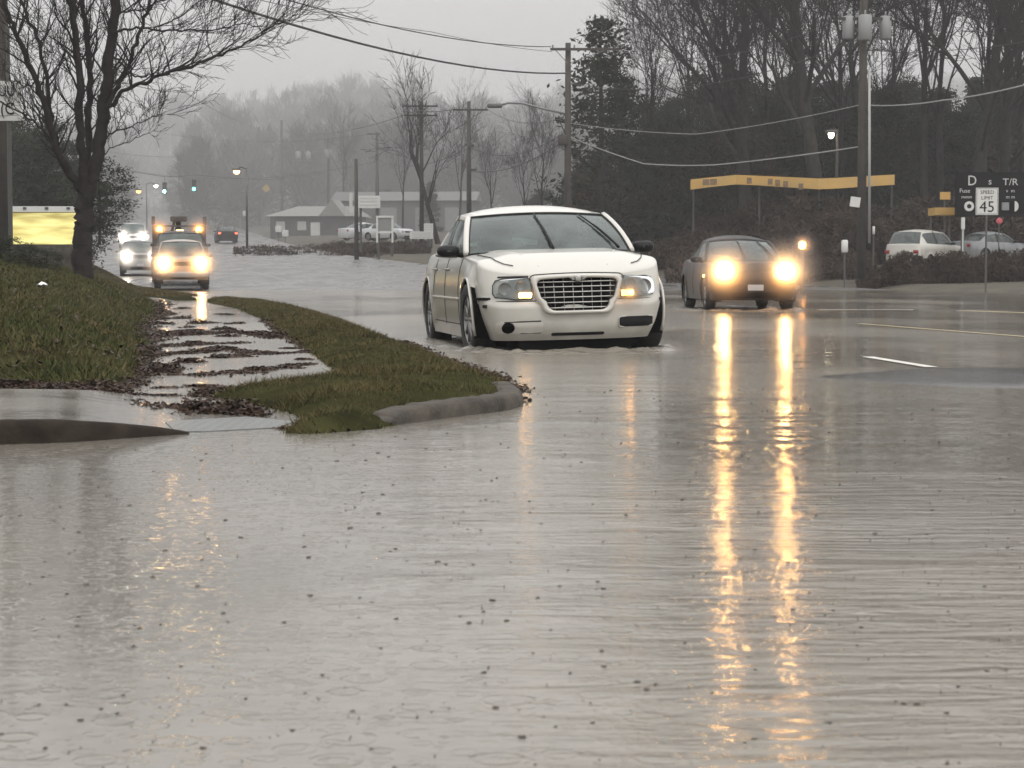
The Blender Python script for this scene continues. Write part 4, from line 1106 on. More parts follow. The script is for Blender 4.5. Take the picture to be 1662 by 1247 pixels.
dark_t, dark_h = traffic('dark_sedan', 'dark sedan driving through the water towards the viewer with both headlamps glaring', 'car', 1226, 38.5, .0, R(3.0), P_BLACKP, cx=2.25,
                         lamps=E_HEAD, lampz=.735, lampy=.575, lampr=.155, grille=False, glowE=58, glowC=(1, .43, .10), wipers=True, cab=dict(zb=.93, ztop=1.33, zc=1.40))
m = MB(); m.rbox((1.55, -.885, .66), (.10, .03, .05), .01); m.build('side_marker', E_AMBER, dark_t)
pick_t, pick_h = traffic('pickup_truck', 'pale roofed pickup truck with two glaring headlamps nosing into the far edge of the flood', 'pickup truck', 297, 73, .03, R(10.5), P_PICK, cx=2.7,
                         hull=dict(xf=2.7, xr=-2.7, w=.98, zb=.36, zfront=1.12, zbelt=1.20, zdeck=1.22, bow=.08, rc=.25, wb=(1.75, -1.75), cowl=1.3, cab_len=1.75), cab=dict(bw=.82, tw=.67, xa0=1.2, xa1=.62, xc1=-.35, xc0=-.5, zb=1.2, ztop=1.72, zc=1.78),
                         lamps=E_HEAD, lampz=.96, lampy=.64, lampr=.20, wheel=.40, glowE=85, glowC=(1, .44, .12))
m = MB(); m.rbox((2.74, 0, .55), (.16, 1.9, .2), .05); m.build('front_bumper', M_CHROME, pick_t, True)

# tow truck with amber beacons following it
tow_t, tow_h = traffic('tow_truck', 'dark tow truck with two amber beacons on its roof frame, close behind the pickup', 'tow truck', 296, 81.5, .16, R(11), P_TRUCK, cx=2.9,
                       hull=dict(xf=2.9, xr=-3.2, w=1.12, zb=.5, zfront=1.45, zbelt=1.55, zdeck=1.2, bow=.08, rc=.22, wb=(1.9, -1.9), cowl=1.7, cab_len=1.9), cab=dict(bw=.92, tw=.82, xa0=1.6, xa1=1.2, xc1=.1, xc0=0, zb=1.55, ztop=2.05, zc=2.12),
                       lamps=None, lampz=1.1, lampy=.8, lampr=.11, wheel=.48)
m = MB()
for s in (1, -1):
    m.box((-.25, s * 1.05, 1.75), (.10, .10, 1.3)); m.box((-.25, s * 1.05, 2.62), (.12, .14, .34))
m.box((-.25, 0, 2.15), (.10, 2.2, .10)); m.box((-.25, 0, 2.40), (.08, 2.2, .07)); m.box((-.22, 0, 1.75), (.05, 2.0, .8))
m.build('headache_rack', P_TRUCK, tow_t)
m = MB(); m.tube([(-2.6, .0, 1.3), (-1.2, 0, 2.35), (-.5, .0, 2.75)], [.14, .13, .10], 6); m.tube([(-2.4, -.5, 1.3), (-.6, -.15, 2.7)], .06, 5); m.rbox((-.55, 0, 2.7), (.5, .7, .22), .06); m.build('boom', P_TRUCK, tow_t)
for s in (1, -1):
    m = MB(); m.lathe([(.001, .16), (.07, .15), (.10, .10), (.11, 0), (.11, -.04)], (-.2, s * .80, 2.22), 'Z', 14); b_ = m.build('beacon', emat('beacon_lit', (1, .42, .08), 18) if s > 0 else MATS['beacon_lit'], tow_t, True)
    glow_light(b_, (-.02, s * .80, 2.30), 10, (1, .34, .05))
m = MB(); m.rbox((.6, 0, 2.17), (.3, .30, .12), .04); m.build('roof_marker', emat('marker_lit', (1, .6, .25), 5), tow_t, True)

grey_t, grey_h = traffic('grey_suv', 'grey SUV with white headlamps by the kerb half hidden behind the pickup', 'SUV', 229, 92, .42, R(11), P_GREY, hull=dict(w=.92, zb=.3, zfront=1.02, zbelt=1.1, zdeck=1.15, rise=.04), cab=dict(bw=.80, tw=.68, zb=1.1, ztop=1.58, zc=1.64, xc1=-1.7, xc0=-2.0),
        lamps=E_HEADW, lampz=.93, lampy=.62, lampr=.16, wheel=.36, glowE=45, glowC=(1, .86, .7))
van_t, van_h = traffic('far_van', 'distant oncoming van with bright white headlamps at the left road edge', 'van', 217, 142, roadz(142) + .02, R(11), P_SILV, hull=dict(w=.95, zb=.3, zfront=1.15, zbelt=1.2, zdeck=1.2), cab=dict(bw=.85, tw=.76, zb=1.2, ztop=1.85, zc=1.92, xc1=-1.9, xc0=-2.1),
        lamps=E_HEADW, lampz=.98, lampy=.66, lampr=.24, wheel=.36, glowE=110, glowC=(1, .9, .78))
# car driving away, red tail lamps: turned round
t, _ = traffic('receding_car', 'dark car driving away uphill with two red tail lamps lit', 'car', 368, 172, roadz(172) + .02, PI + R(12), P_BLACKP, cx=0, hull=dict(xf=2.25), rear_lamps=E_TAIL)

# parked vehicles behind the hedge on the right
gz = ground_z
for args in (
    ('parked_suv', 'white SUV parked behind the dark hedge left of the speed limit sign', 'SUV', 1502, 92, R(140), P_WHITE, dict(w=.93, zb=.3, zfront=1.02, zbelt=1.12, zdeck=1.15), dict(bw=.80, tw=.68, zb=1.12, ztop=1.66, zc=1.72, xc1=-1.7, xc0=-2.0), -.08),
    ('parked_sedan', 'pale grey sedan parked behind the hedge under the speed limit sign', 'car', 1606, 96, R(125), P_GREY, {}, {}, .15)):
    nm, lb, ct, px, Y, a, mt, hh, cc, dz = args
    x = (px - 831) / FPX * Y
    traffic(nm, lb, ct, px, Y, gz(x, Y) + dz, a, mt, cx=0, hull=dict(xf=2.25, **hh), cab=cc)
# vehicles by the buildings on the far side
for nm, lb, ct, px, Y, a, mt in (
    ('parked_white_car', 'white car parked beside the white framed notice board', 'car', 630, 160, R(50), P_SILV),
    ('parked_white_car', 'white car parked at the foot of the pole before the low house', 'car', 594, 163, R(130), P_SILV)):
    x = (px - 831) / FPX * Y
    traffic(nm, lb, ct, px, Y, gz(x, Y) + .15, a, mt, cx=0, hull=dict(xf=2.25), group='white cars parked across the road')
# mist added to carry the lamps' glare halos: densest at the lamp, thinning to nothing
def mist(name, pts, r, dens, pw=3.0):
    m_ = bpy.data.materials.new(name); m_.use_nodes = True; nt = m_.node_tree; nt.nodes.clear(); nd = nt.nodes.new; l = nt.links.new
    v = nd('ShaderNodeVolumePrincipled'); v.inputs['Anisotropy'].default_value = .62; v.inputs['Color'].default_value = (.95, .95, .95, 1)
    tc = nd('ShaderNodeTexCoord'); ln = nd('ShaderNodeVectorMath'); ln.operation = 'LENGTH'; l(tc.outputs['Object'], ln.inputs[0])
    q = nd('ShaderNodeMapRange'); q.inputs['From Min'].default_value = 0; q.inputs['From Max'].default_value = r; q.inputs['To Min'].default_value = 1; q.inputs['To Max'].default_value = 0
    p = nd('ShaderNodeMath'); p.operation = 'POWER'; p.inputs[1].default_value = pw; k = nd('ShaderNodeMath'); k.operation = 'MULTIPLY'; k.inputs[1].default_value = dens
    l(ln.outputs['Value'], q.inputs['Value']); l(q.outputs[0], p.inputs[0]); l(p.outputs[0], k.inputs[0]); l(k.outputs[0], v.inputs['Density'])
    oo = nd('ShaderNodeOutputMaterial'); l(v.outputs[0], oo.inputs['Volume'])
    for c in pts:
        m = MB(); m.lathe([(math.sin(PI * i / 10) * r * 1.04 + 1e-4, -math.cos(PI * i / 10) * r * 1.04) for i in range(11)], (0, 0, 0), 'Z', 20)
        o = m.build('halo_mist', m_, None, True); o.location = c; tag(o, kind='stuff')
bpy.context.view_layer.update()
for t_, L2, W2, am in ((car_t, 4.9, 1.95, .050), (dark_t, 4.5, 1.8, .05)):
    churn(t_.location.x, t_.location.y, t_.rotation_euler.z, L2, W2, am)
LM = lambda t_, h_, ly, lz: [t_.matrix_world @ Vector((h_.front(ly, lz) + .16, s * ly, lz)) for s in (1, -1)]
mist('lamp_mist', LM(dark_t, dark_h, .575, .735), .92, 4.2)
mist('lamp_mist_far', LM(pick_t, pick_h, .64, .96), 1.15, 3.4)
bpy.context.view_layer.update()
for s_ in (1,):
    glow_light(car_t, (car_h.front(.50, .6) + .16, s_ * .50, .60), .3, (1, .42, .08), .03)
mist('indicator_mist', [car_t.matrix_world @ Vector((car_h.front(.50, .6) + .10, s_ * .50, .60)) for s_ in (1,)], .30, 9.0)
mist('white_lamp_mist', LM(grey_t, grey_h, .62, .93) + LM(van_t, van_h, .66, .98), 1.1, 3.2)
mist('beacon_mist', [(tow_t.matrix_world @ Vector((-.02, s * .80, 2.30))) for s in (1, -1)], .9, 3.5)
# ================================================================ poles, wires, signs, buildings
M_POLE = pmat('weathered_pole', (.030, .026, .022), .85, col2=(.055, .048, .040), vscale=3, bump=.01, bscale=12)
M_GALV = pmat('galvanised', (.16, .165, .165), .5, metal=.4)
M_XF = pmat('transformer_grey', (.20, .205, .205), .6)
M_WIRE = pmat('wire', (.03, .03, .03), .6)
M_CABLE = pmat('pale_cable', (.30, .30, .29), .5)
M_SIGNW = pmat('sign_white', (.52, .52, .50), .45, var=.05, vscale=3)
M_SIGNB = pmat('sign_black', (.006, .006, .006), .6, spec=.05)
M_POST = pmat('steel_post', (.09, .09, .085), .5, metal=.5)

def text_mesh(parent, s, size, loc, mat, name='lettering', align='CENTER', thick=.004, rot=(PI / 2, 0, 0), sx=1.0):
    c = bpy.data.curves.new(name, 'FONT'); c.body = s; c.size = size; c.align_x = align; c.align_y = 'CENTER'; c.extrude = thick; c.resolution_u = 3
    o = bpy.data.objects.new(name, c); sc.collection.objects.link(o)
    dg = bpy.context.evaluated_depsgraph_get(); me = bpy.data.meshes.new_from_object(o.evaluated_get(dg))
    bpy.data.objects.remove(o); o = bpy.data.objects.new(name, me); sc.collection.objects.link(o); me.materials.clear(); me.materials.append(mat)
    o.rotation_euler = rot; o.location = loc; o.scale = (sx, 1, 1)
    if parent: o.parent = parent
    return o

def pole(px, Y, ytop, label, arms=(), r=.15, ybase=None, extra=None, mat=None):
    top = W(px, ytop, Y); zb = ground_z(top.x, Y)
    t = empty('utility_pole', (top.x, Y, zb - .2), 0, label, 'utility pole', 'wooden utility poles along the road')
    H = top.z - zb + .2; m = MB(); m.tube([(0, 0, 0), (0, 0, H * .5), (0, 0, H)], [r * 1.15, r, r * .78], 12); m.build('shaft', mat or M_POLE, t, True)
    for (x0, x1, yy) in arms:
        a, b = W(x0, yy, Y), W(x1, yy, Y); z = a.z - (zb - .2)
        m = MB(); m.box(((a.x + b.x) / 2 - top.x, -.14 - r * .6, z), (b.x - a.x, .10, .12)); m.build('crossarm', M_POLE, t)
        m = MB()
        for k in range(4):
            xx = a.x - top.x + .12 + (b.x - a.x - .24) * k / 3; m.lathe([(.02, 0), (.05, .03), (.035, .07), (.05, .10), (.03, .15)], (xx, -.14 - r * .6, z + .06), 'Z', 8)
        m.build('insulator', M_XF, t, True)
        m = MB()
        for s in (a.x - top.x, b.x - top.x):
            if abs(s) > .5: m.tube([(s * .7, -.14 - r * .6, z - .05), (s * .05, -r, z - .65)], .02, 5)
        if m.v: m.build('arm_brace', M_GALV, t)
    return t, top, zb - .2

p1, p1t, p1z = pole(922, 100, 70, 'tall utility pole with crossarm behind the white sedan roof, lamp arm reaching left', [(893, 1006, 81)], .17)
def hz(Y, y, zb): return W(0, y, Y).z - zb
# lamp arm of that pole
m = MB(); a = [W(920, 186, 100), W(880, 176, 100), (W(848, 168, 100)), W(826, 167, 100), W(812, 171, 100)]
m.tube([p - Vector((p1t.x, 100, p1z)) for p in a], .055, 8); m.build('lamp_arm', M_GALV, p1, True)
m = MB(); q = W(803, 172, 100) - Vector((p1t.x, 100, p1z)); m.rbox(q, (.75, .32, .2), .09); m.build('lamp_head', M_POST, p1, True)
m = MB(); q = W(918, 228, 100) - Vector((p1t.x, 100, p1z)); m.rbox(q + Vector((-.15, -.2, 0)), (.45, .3, .5), .08); m.tube([q + Vector((0, -.2, .3)), q + Vector((-.3, -.2, .9)), q + Vector((0, -.15, 1.3))], .03, 5); m.build('splice_box', M_POLE, p1, True)

p2, p2t, p2z = pole(761, 140, 165, 'utility pole with one wide crossarm left of the white sedan roof', [(735, 792, 179)], .16)
m = MB(); q = W(764, 276, 140) - Vector((p2t.x, 140, p2z)); m.box(q + Vector((.1, -.25, 0)), (.6, .12, .14)); m.build('bracket', M_POLE, p2)
m = MB(); q = W(764, 237, 140) - Vector((p2t.x, 140, p2z)); m.box(q + Vector((.05, -.25, 0)), (.35, .14, .2)); m.build('bracket', M_POLE, p2)
p3, p3t, p3z = pole(684, 150, 165, 'utility pole with double crossarms beside the leaning bare tree', [(654, 711, 173), (656, 710, 188)], .15)
p4, _, _ = pole(612, 190, 215, 'dark utility pole right of the white hoarding', [(596, 618, 218)], .17)
p5, _, _ = pole(578, 121, 258, 'short bare service pole at the kerb left of the white hoarding', [], .12)
p6, _, _ = pole(533, 215, 225, 'utility pole carrying a pale transformer over the low house', [], .16)
p7, _, _ = pole(457, 235, 195, 'thin tall utility pole second from the far end of the row', [], .17)
p8, _, _ = pole(420, 262, 206, 'thin utility pole at the far end of the row near the amber street lamp', [], .18)
p9, _, _ = pole(490, 240, 262, 'faint far utility pole with pale transformer cans', [(474, 506, 264)], .14)
def cans(par, base, pts, Y, r, h, mat=None):
    for px, py in pts:
        q = W(px, py, Y) - Vector(base); m = MB(); m.lathe([(.001, h / 2 + .04), (r * .7, h / 2 + .03), (r, h / 2 - .02), (r, -h / 2), (r * .8, -h / 2 - .05), (.001, -h / 2 - .06)], q, 'Z', 14)
        m.tube([q + Vector((0, 0, h / 2)), q + Vector((0, 0, h / 2 + .22))], [.05, .03], 6); m.build('transformer', mat or M_XF, par, True)
cans(p6, p6.location, [(533, 250)], 215 - .4, .36, .9)
cans(p9, p9.location, [(484, 252), (500, 252)], 240 - .4, .3, .8)
# big pole on the right with three transformers and a conduit
pr, prt, prz = pole(1403, 82, -120, 'tall dark utility pole carrying three grey transformer cans, beside a pale conduit', [(1360, 1446, 32)], .17)
cans(pr, pr.location, [(1377, 45), (1437, 45)], 81.9, .24, .85); cans(pr, pr.location, [(1404, 45)], 81.55, .27, .95)
m = MB(); q0 = W(1411, 112, 81.7) - pr.location; q1 = W(1411, 395, 81.7) - pr.location; m.tube([q0, q1], .055, 8); m.build('conduit', M_CABLE, pr, True)
m = MB(); q = W(1388, 328, 81.7) - pr.location; m.box(q, (.40, .03, .40), Matrix.Rotation(R(8), 3, 'Y')); m.build('notice', M_SIGNW, pr)
# pole at the left edge with the white sign
lp_, lpt, lpz = pole(-2, 46, -160, 'thick dark utility pole cut by the left edge, behind the white sign', [], .19)
t = empty('pole_sign', W(2, 164, 44.5), 0, 'white rectangular sign with black characters at the left edge', 'sign'); m = MB(); m.rbox((0, 0, 0), (.86, .05, .86), .015, Matrix.Rotation(0, 3, 'X')); m.build('panel', M_SIGNW, t)
text_mesh(t, 'UU', .33, (.13, -.045, .20), M_SIGNB, sx=.8); text_mesh(t, '(C', .38, (.14, -.045, -.18), M_SIGNB, sx=.8)
m = MB(); zg = ground_z(t.location.x, 44.5) + 1.0; m.tube([(.15, .06, -.4), (.15, .06, zg - t.location.z)], .05, 8); m.tube([(.15, .06, -.4), (.15, .06, 1.6)], .04, 8); m.build('post', M_POST, t)

def wire(name, pts, r, mat, label, group='overhead wires', sag=0.0, cat='wire'):
    P = []
    for a, b in zip(pts[:-1], pts[1:]):
        for k in range(14):
            t = k / 14; p = a.lerp(b, t); p.z -= sag * 4 * t * (1 - t); P.append(p)
    P.append(pts[-1]); m = MB(); m.tube(P, r, 5, cap=False); o = m.build(name, mat, None, True)
    tag(o, label, cat, group); return o
wr = lambda *a, **k: wire('overhead_wire', *a, **k)
wr([W(894, 76, 100), W(440, -8, 62)], .022, M_WIRE, 'upper dark wire running from the tall pole crossarm to the top edge', sag=.4)
wr([W(896, 84, 100), W(700, 52, 85), W(370, -12, 60)], .012, M_WIRE, 'thin faint wire between the two heavy wires from the tall pole', sag=.1)
wr([W(920, 119, 100), W(330, -6, 52)], .038, M_WIRE, 'thickest dark cable sagging from the tall pole up past the bare tree', sag=.55)
wr([W(1410, 171, 82), W(1530, 163, 75), W(1700, 128, 62)], .024, M_CABLE, 'pale cable leaving the transformer pole to the right edge', sag=.08)
wr([W(1403, 80, 82), W(1530, 82, 80), W(1700, 60, 72)], .014, M_WIRE, 'thin upper wire from the transformer pole to the right edge', sag=.1)
wr([W(924, 222, 100), W(1045, 266, 95), W(1160, 268, 92), W(1398, 238, 82.3)], .026, M_CABLE, 'pale cable looping from the tall pole under the dark trees to the transformer pole', sag=.05)
wr([W(924, 135, 100), W(1398, 62, 82.3)], .016, M_WIRE, 'dark wire sagging from the tall pole up to the transformer pole', sag=1.0)
wr([W(924, 200, 100), W(1130, 218, 92), W(1398, 170, 82.3)], .016, M_CABLE, 'faint grey wire across the dark evergreens', sag=.1)
wr([W(1004, 81, 99.8), W(1362, 31, 82)], .014, M_WIRE, 'thin wire between the crossarms of the two near poles', sag=.9)
for i, (x0, y0, Y0, x1, y1, Y1, sg, lb) in enumerate((
    (737, 177, 140, 656, 172, 150, .3, 'short far wire between the single and the double crossarm poles'), (790, 177, 140, 920, 190, 100, .6, 'far wire from the single crossarm pole to the tall pole'),
    (656, 187, 150, 457, 212, 235, .8, 'far wire running left from the lower double crossarm'), (612, 217, 190, 225, 208, 260, 1.2, 'long faint wire across the grey wood to the left'),
    (760, 237, 140, 918, 214, 100, .9, 'lower far cable rising from the single crossarm pole to the tall pole'), (762, 240, 140, 612, 262, 190, .8, 'lower far cable running left behind the leaning tree'),
    (612, 262, 190, 170, 268, 230, 1.6, 'faint low wire over the traffic signals'), (420, 240, 262, 160, 244, 240, 1.0, 'faint wire above the amber street lamp'),
    (922, 225, 100, 764, 278, 139.8, .6, 'dark stay cable falling left from the tall pole'))):
    wr([W(x0, y0, Y0), W(x1, y1, Y1)], .026 if i not in (1, 4) else .02, M_WIRE, lb, 'thin wires over the far road', sag=sg)
wr([W(420, 210, 262), W(300, 150, 180), W(150, 118, 120)], .03, M_WIRE, 'faint wire crossing the misty sky left of the wood', 'thin wires over the far road', sag=.3)

# ---- traffic signals on a span wire
def signal(px, py, Y, lit, label, hgt=1.0, col=None):
    c = W(px, py, Y); t = empty('traffic_signal', c, 0, label, 'traffic light', 'traffic lights over the far junction')
    m = MB(); m.rbox((0, .12, .34), (.40, .24, 1.12), .05); m.build('housing', M_SIGNB, t)
    for k, z in enumerate((0, .34, .68)):
        on = (k == lit); m = MB(); m.lathe([(.001, -.06), (.11, -.05), (.17, 0)], (0, 0, z), 'Y', 16); m.build('lens', col if on else M_DARK, t, True)
        m = MB(); m.lathe([(.18, .0), (.18, -.22)], (0, 0, z), 'Y', 14); m.build('visor', M_SIGNB, t, True)
    m = MB(); m.tube([(0, .12, .9), (0, .12, 1.5)], .03, 5); m.build('hanger', M_GALV, t)
    return t
E_GREEN = emat('signal_green', (.10, 1.0, .62), 9.0); E_TEAL = emat('signal_teal', (.35, 1.0, .80), 10.0)
signal(315, 307, 196, 0, 'traffic signal showing green, the right one of the pair above the road', col=E_GREEN)
signal(267, 311, 200, 0, 'traffic signal showing pale green between the white and the green lights', col=E_TEAL)
wr([W(120, 262, 205), W(267, 287, 200), W(315, 284, 196), W(431, 292, 196), W(533, 280, 214)], .03, M_WIRE, 'span wire holding the traffic signals', 'thin wires over the far road', sag=.05)
c = W(432, 306, 196); t = empty('warning_sign', c, 0, 'dull yellow sign hanging over the far road', 'sign'); m = MB(); m.box((0, 0, 0), (.6, .04, .6), Matrix.Rotation(R(45), 3, 'Y')); m.build('panel', pmat('sign_yellow', (.34, .26, .10), .6), t); m = MB(); m.tube([(0, 0, .5), (0, 0, 1.0)], .03, 5); m.build('hanger', M_GALV, t)

# ---- street lamps
def street_lamp(px, py, Y, base_px, label, col, s, rad=.22, group='street lamps in the distance'):
    c = W(px, py, Y); bx = (base_px - 831) / FPX * Y; zb = ground_z(bx, Y) - .2
    t = empty('street_lamp', (bx, Y, zb), 0, label, 'street lamp', group); z = c.z - zb; dx = c.x - bx
    m = MB(); m.tube([(0, 0, 0), (0, 0, z * .6), (0, 0, z + .3)], [.10, .08, .06], 8); m.tube([(0, 0, z + .2), (dx * .5, 0, z + .35), (dx, 0, z + .22)], .05, 6); m.build('post', M_POST if Y > 110 else M_POLE, t, True)
    m = MB(); m.rbox((dx, 0, z + .16), (.6, .34, .16), .08); m.build('hood', M_POST, t)
    e = MATS.get(label[:12]) or emat(label[:12], col, s); m = MB(); m.lathe([(rad, .08), (rad * .95, -.05), (rad * .6, -.15), (.001, -.19)], (dx, 0, z), 'Z', 16); b_ = m.build('lamp_bowl', e, t, True)
    return t
street_lamp(384, 279, 150, 402, 'lit amber street lamp hanging over the road', (1, .50, .20), 6, .24)
street_lamp(225, 311, 205, 200, 'lit orange street lamp left of the white one', (1, .42, .12), 4.5, .26)
street_lamp(253, 302, 230, 240, 'lit white street lamp beside the pale green signal', (1, .95, .85), 14, .22)
street_lamp(1349, 219, 103, 1356, 'lit white yard lamp among the dark trees above the yellow awning', (1, .85, .55), 12, .15)

# low lit lamp behind the dark sedan
c = W(1302, 398, 72); zb = ground_z(c.x, 72) - .1; t = empty('bollard_lamp', (c.x, 72, zb), 0, 'low lit lamp on a short post just behind the dark sedan', 'lamp')
m = MB(); m.tube([(0, 0, 0), (0, 0, c.z - zb - .15)], .06, 8); m.build('post', M_POST, t, True)
m = MB(); m.lathe([(.05, -.15), (.12, -.1), (.13, .06), (.08, .13), (.001, .15)], (0, 0, c.z - zb), 'Z', 14); m.build('lamp_globe', emat('warm_lamp_lit', (1, .48, .16), 7), t, True); glow_light(t, (0, -.3, c.z - zb), 8, (1, .38, .08)); mist('bollard_mist', [Vector((c.x, 71.7, c.z))], .7, 2.6)

# ---- speed limit sign
zb = .12; t = empty('speed_limit_sign', ((1601 - 831) / FPX * 68, 68, zb - .3), 0, 'white speed limit 45 sign on a steel post in front of the black sign board', 'road sign')
q0, q1 = W(1584, 305, 68) - t.location, W(1620, 349, 68) - t.location; cx_, cz_ = (q0.x + q1.x) / 2, (q0.z + q1.z) / 2; sw, sh = q1.x - q0.x, q0.z - q1.z
m = MB(); m.rbox((cx_, 0, cz_), (sw, .03, sh), .012); m.build('panel', M_SIGNW, t)
m = MB(); e_ = .03
for a, b in (((-1, -1), (1, -1)), ((1, -1), (1, 1)), ((1, 1), (-1, 1)), ((-1, 1), (-1, -1))):
    m.tube([(cx_ + a[0] * (sw / 2 - e_), -.018, cz_ + a[1] * (sh / 2 - e_)), (cx_ + b[0] * (sw / 2 - e_), -.018, cz_ + b[1] * (sh / 2 - e_))], .006, 4)
m.build('border', M_SIGNB, t)
text_mesh(t, 'SPEED', .17, (cx_, -.018, cz_ + sh * .33), M_SIGNB); text_mesh(t, 'LIMIT', .17, (cx_, -.018, cz_ + sh * .12), M_SIGNB); text_mesh(t, '45', .52, (cx_, -.018, cz_ - sh * .22), M_SIGNB)
m = MB(); m.tube([(cx_, .05, 0), (cx_, .05, cz_ + sh * .4)], .035, 8); m.build('post', M_POST, t)

# ---- black sign board
c = W(1622, 316, 90); t = empty('black_sign_board', (c.x, 90, ground_z(c.x, 90)), 0, 'large black sign board with pale lettering behind the speed limit sign', 'sign board')
z0 = t.location.z; w_ = 4.2
m = MB(); m.box((.15, 0, c.z - z0), (w_, .14, 1.95)); m.build('panel', M_SIGNB, t); M_LET = pmat('pale_letters', (.50, .50, .49), .5)
def at_b(px, py): q = W(px, py, 89.9) - t.location; return (q.x, -.09, q.z)
text_mesh(t, 'D', .62, at_b(1578, 294), M_LET, sx=.9); text_mesh(t, 's', .42, at_b(1607, 295), M_LET); text_mesh(t, 'T/R', .42, at_b(1640, 296), M_LET, sx=1.1)
text_mesh(t, 'Fuse', .26, at_b(1566, 310), M_LET); text_mesh(t, 'mmm', .20, at_b(1569, 320), M_LET); text_mesh(t, 'v  m', .22, at_b(1640, 310), M_LET); text_mesh(t, 'm m', .22, at_b(1640, 320), M_LET)
m = MB(); q = Vector(at_b(1573, 335)); m.lathe([(.10, -.02), (.215, -.02), (.22, .01)], q, 'Y', 18); m.build('ring_emblem', M_SIGNW, t)
m = MB(); q = Vector(at_b(1647, 335)); pts_ = [q + Vector((.17 * math.cos(a_) ** 1.0, 0, .23 * math.sin(a_))) for a_ in np.linspace(-PI / 2, PI / 2, 12)]; m.plate(pts_, None, (0, .03, 0)); m.build('half_moon_emblem', M_SIGNW, t)
m = MB(); m.rbox(Vector(at_b(1632, 335)), (.34, .03, .36), .05); m.build('dim_patch', M_XF, t)
m = MB()
for x in (-1.6, 1.6): m.tube([(x, .02, -.3), (x, .02, c.z - z0 - .9)], .08, 8)
m.build('leg', M_POST, t)
# small yellow panels beside it
M_YEL = pmat('yellow_fascia', (.50, .30, .075), .5, col2=(.40, .26, .09), vscale=.9)
c = W(1529, 344, 92); zg = ground_z(c.x, 92); t = empty('yellow_shelter', (c.x, 92, zg), 0, 'small yellow roofed shelter left of the black sign board', 'shelter')
m = MB(); m.box((0, 0, c.z - zg), (.95, 1.6, .34)); m.box((.25, -.82, c.z - zg - .13), (1.5, .05, .07)); m.build('fascia', M_YEL, t); m = MB()
for x in (-.42, .42): m.tube([(x, .4, 0), (x, .4, c.z - zg - .17)], .05, 6)
m.build('post', M_POST, t)
c = W(1534, 318, 93); zg = ground_z(c.x, 93); t = empty('small_yellow_sign', (c.x, 93, zg), 0, 'small square yellow sign above the yellow shelter', 'sign'); m = MB(); m.box((0, 0, c.z - zg), (.46, .08, .34)); m.build('panel', M_YEL, t); m = MB(); m.tube([(0, .08, 0), (0, .08, c.z - zg)], .04, 6); m.build('post', M_POST, t)
c = W(1563, 363, 86); zg = ground_z(c.x, 86); t = empty('marker_post', (c.x, 86, zg), 0, 'short pale post below the black sign board', 'post'); m = MB(); m.rbox((0, 0, (c.z - zg)), (.16, .10, .5), .03); m.tube([(0, 0, -.2), (0, 0, c.z - zg)], .03, 6); m.build('marker', M_SIGNW, t)
c = W(1622, 359, 88); zg = ground_z(c.x, 88); t = empty('stop_lamp', (c.x, 88, zg), 0, 'small dull red round marker right of the sign post', 'marker'); m = MB(); m.lathe([(.001, -.05), (.12, -.04), (.14, 0), (.13, .04)], (0, 0, c.z - zg), 'Y', 12); m.build('disc', pmat('dull_red', (.45, .08, .10), .4), t); m = MB(); m.tube([(0, .05, -.2), (0, .05, c.z - zg)], .03, 6); m.build('post', M_POST, t)

# ---- long yellow awning of the roadside building, zigzag fascia on posts
def awning():
    Y = 101; pts = [(1121, 291.5, 308), (1160, 287.5, 303), (1195, 284, 299.5), (1232, 285.5, 301), (1290, 288, 305), (1328, 290, 307.5), (1346, 289.5, 307), (1400, 286.5, 303.5), (1452, 283.5, 300)]
    t0_ = W(1285, 296, Y); zg = ground_z(t0_.x, Y); t = empty('yellow_awning', (t0_.x, Y, zg), 0, 'long wavy yellow awning on thin posts before the dark trees', 'awning')
    base = Vector((t0_.x, Y, zg)); m = MB(); m2 = MB(); prev = None
    for i, (px, a, b) in enumerate(pts):
        y_ = Y + (0, .5, 1.0, .6, 0, -.3, -.2, .4, .8)[i]; A = W(px, a, y_) - base; B = W(px, b, y_) - base
        if prev:
            A0, B0 = prev; d = Vector((0, .12, 0)); vs = [A0, A, B, B0, A0 + d, A + d, B + d, B0 + d]
            m.add(vs, [(0, 1, 2, 3), (7, 6, 5, 4), (0, 4, 5, 1), (3, 2, 6, 7)])
            up = Vector((0, 0, .05)); r_ = Vector((0, 5.0, .08)); m2.add([A0 + up, A + up, A + r_, A0 + r_, A0 + up * 0 + Vector((0, .12, 0)), A + Vector((0, .12, 0)), A + r_ - up, A0 + r_ - up], [(0, 1, 2, 3), (7, 6, 5, 4), (0, 4, 5, 1)])
        prev = (A, B)
    m.build('fascia', M_YEL, t); m2.build('roof', pmat('awning_roof', (.03, .028, .025), .7), t)
    fb = pmat('faded_brown', (.16, .10, .05), .6, var=.3, vscale=6)
    for px, a0, b0 in ((1146, 289, 303), (1158, 289, 302), (1216, 287, 300), (1250, 289, 301), (1262, 291, 303), (1275, 293, 305), (1300, 297, 309)):
        q = W(px, (a0 + b0) / 2, Y - .35) - base; m = MB(); m.rbox(q, (.34 if px < 1200 else .24, .02, .30), .008); m.build('faded_letter', fb, t)
    for px in (1126, 1233, 1330, 1448):
        q = W(px, 300, Y + 1.2) - base; m = MB(); m.tube([(q.x, 1.3, -.2), (q.x, 1.3, q.z + .1)], .05, 6); m.build('post', M_POST, t)
awning()
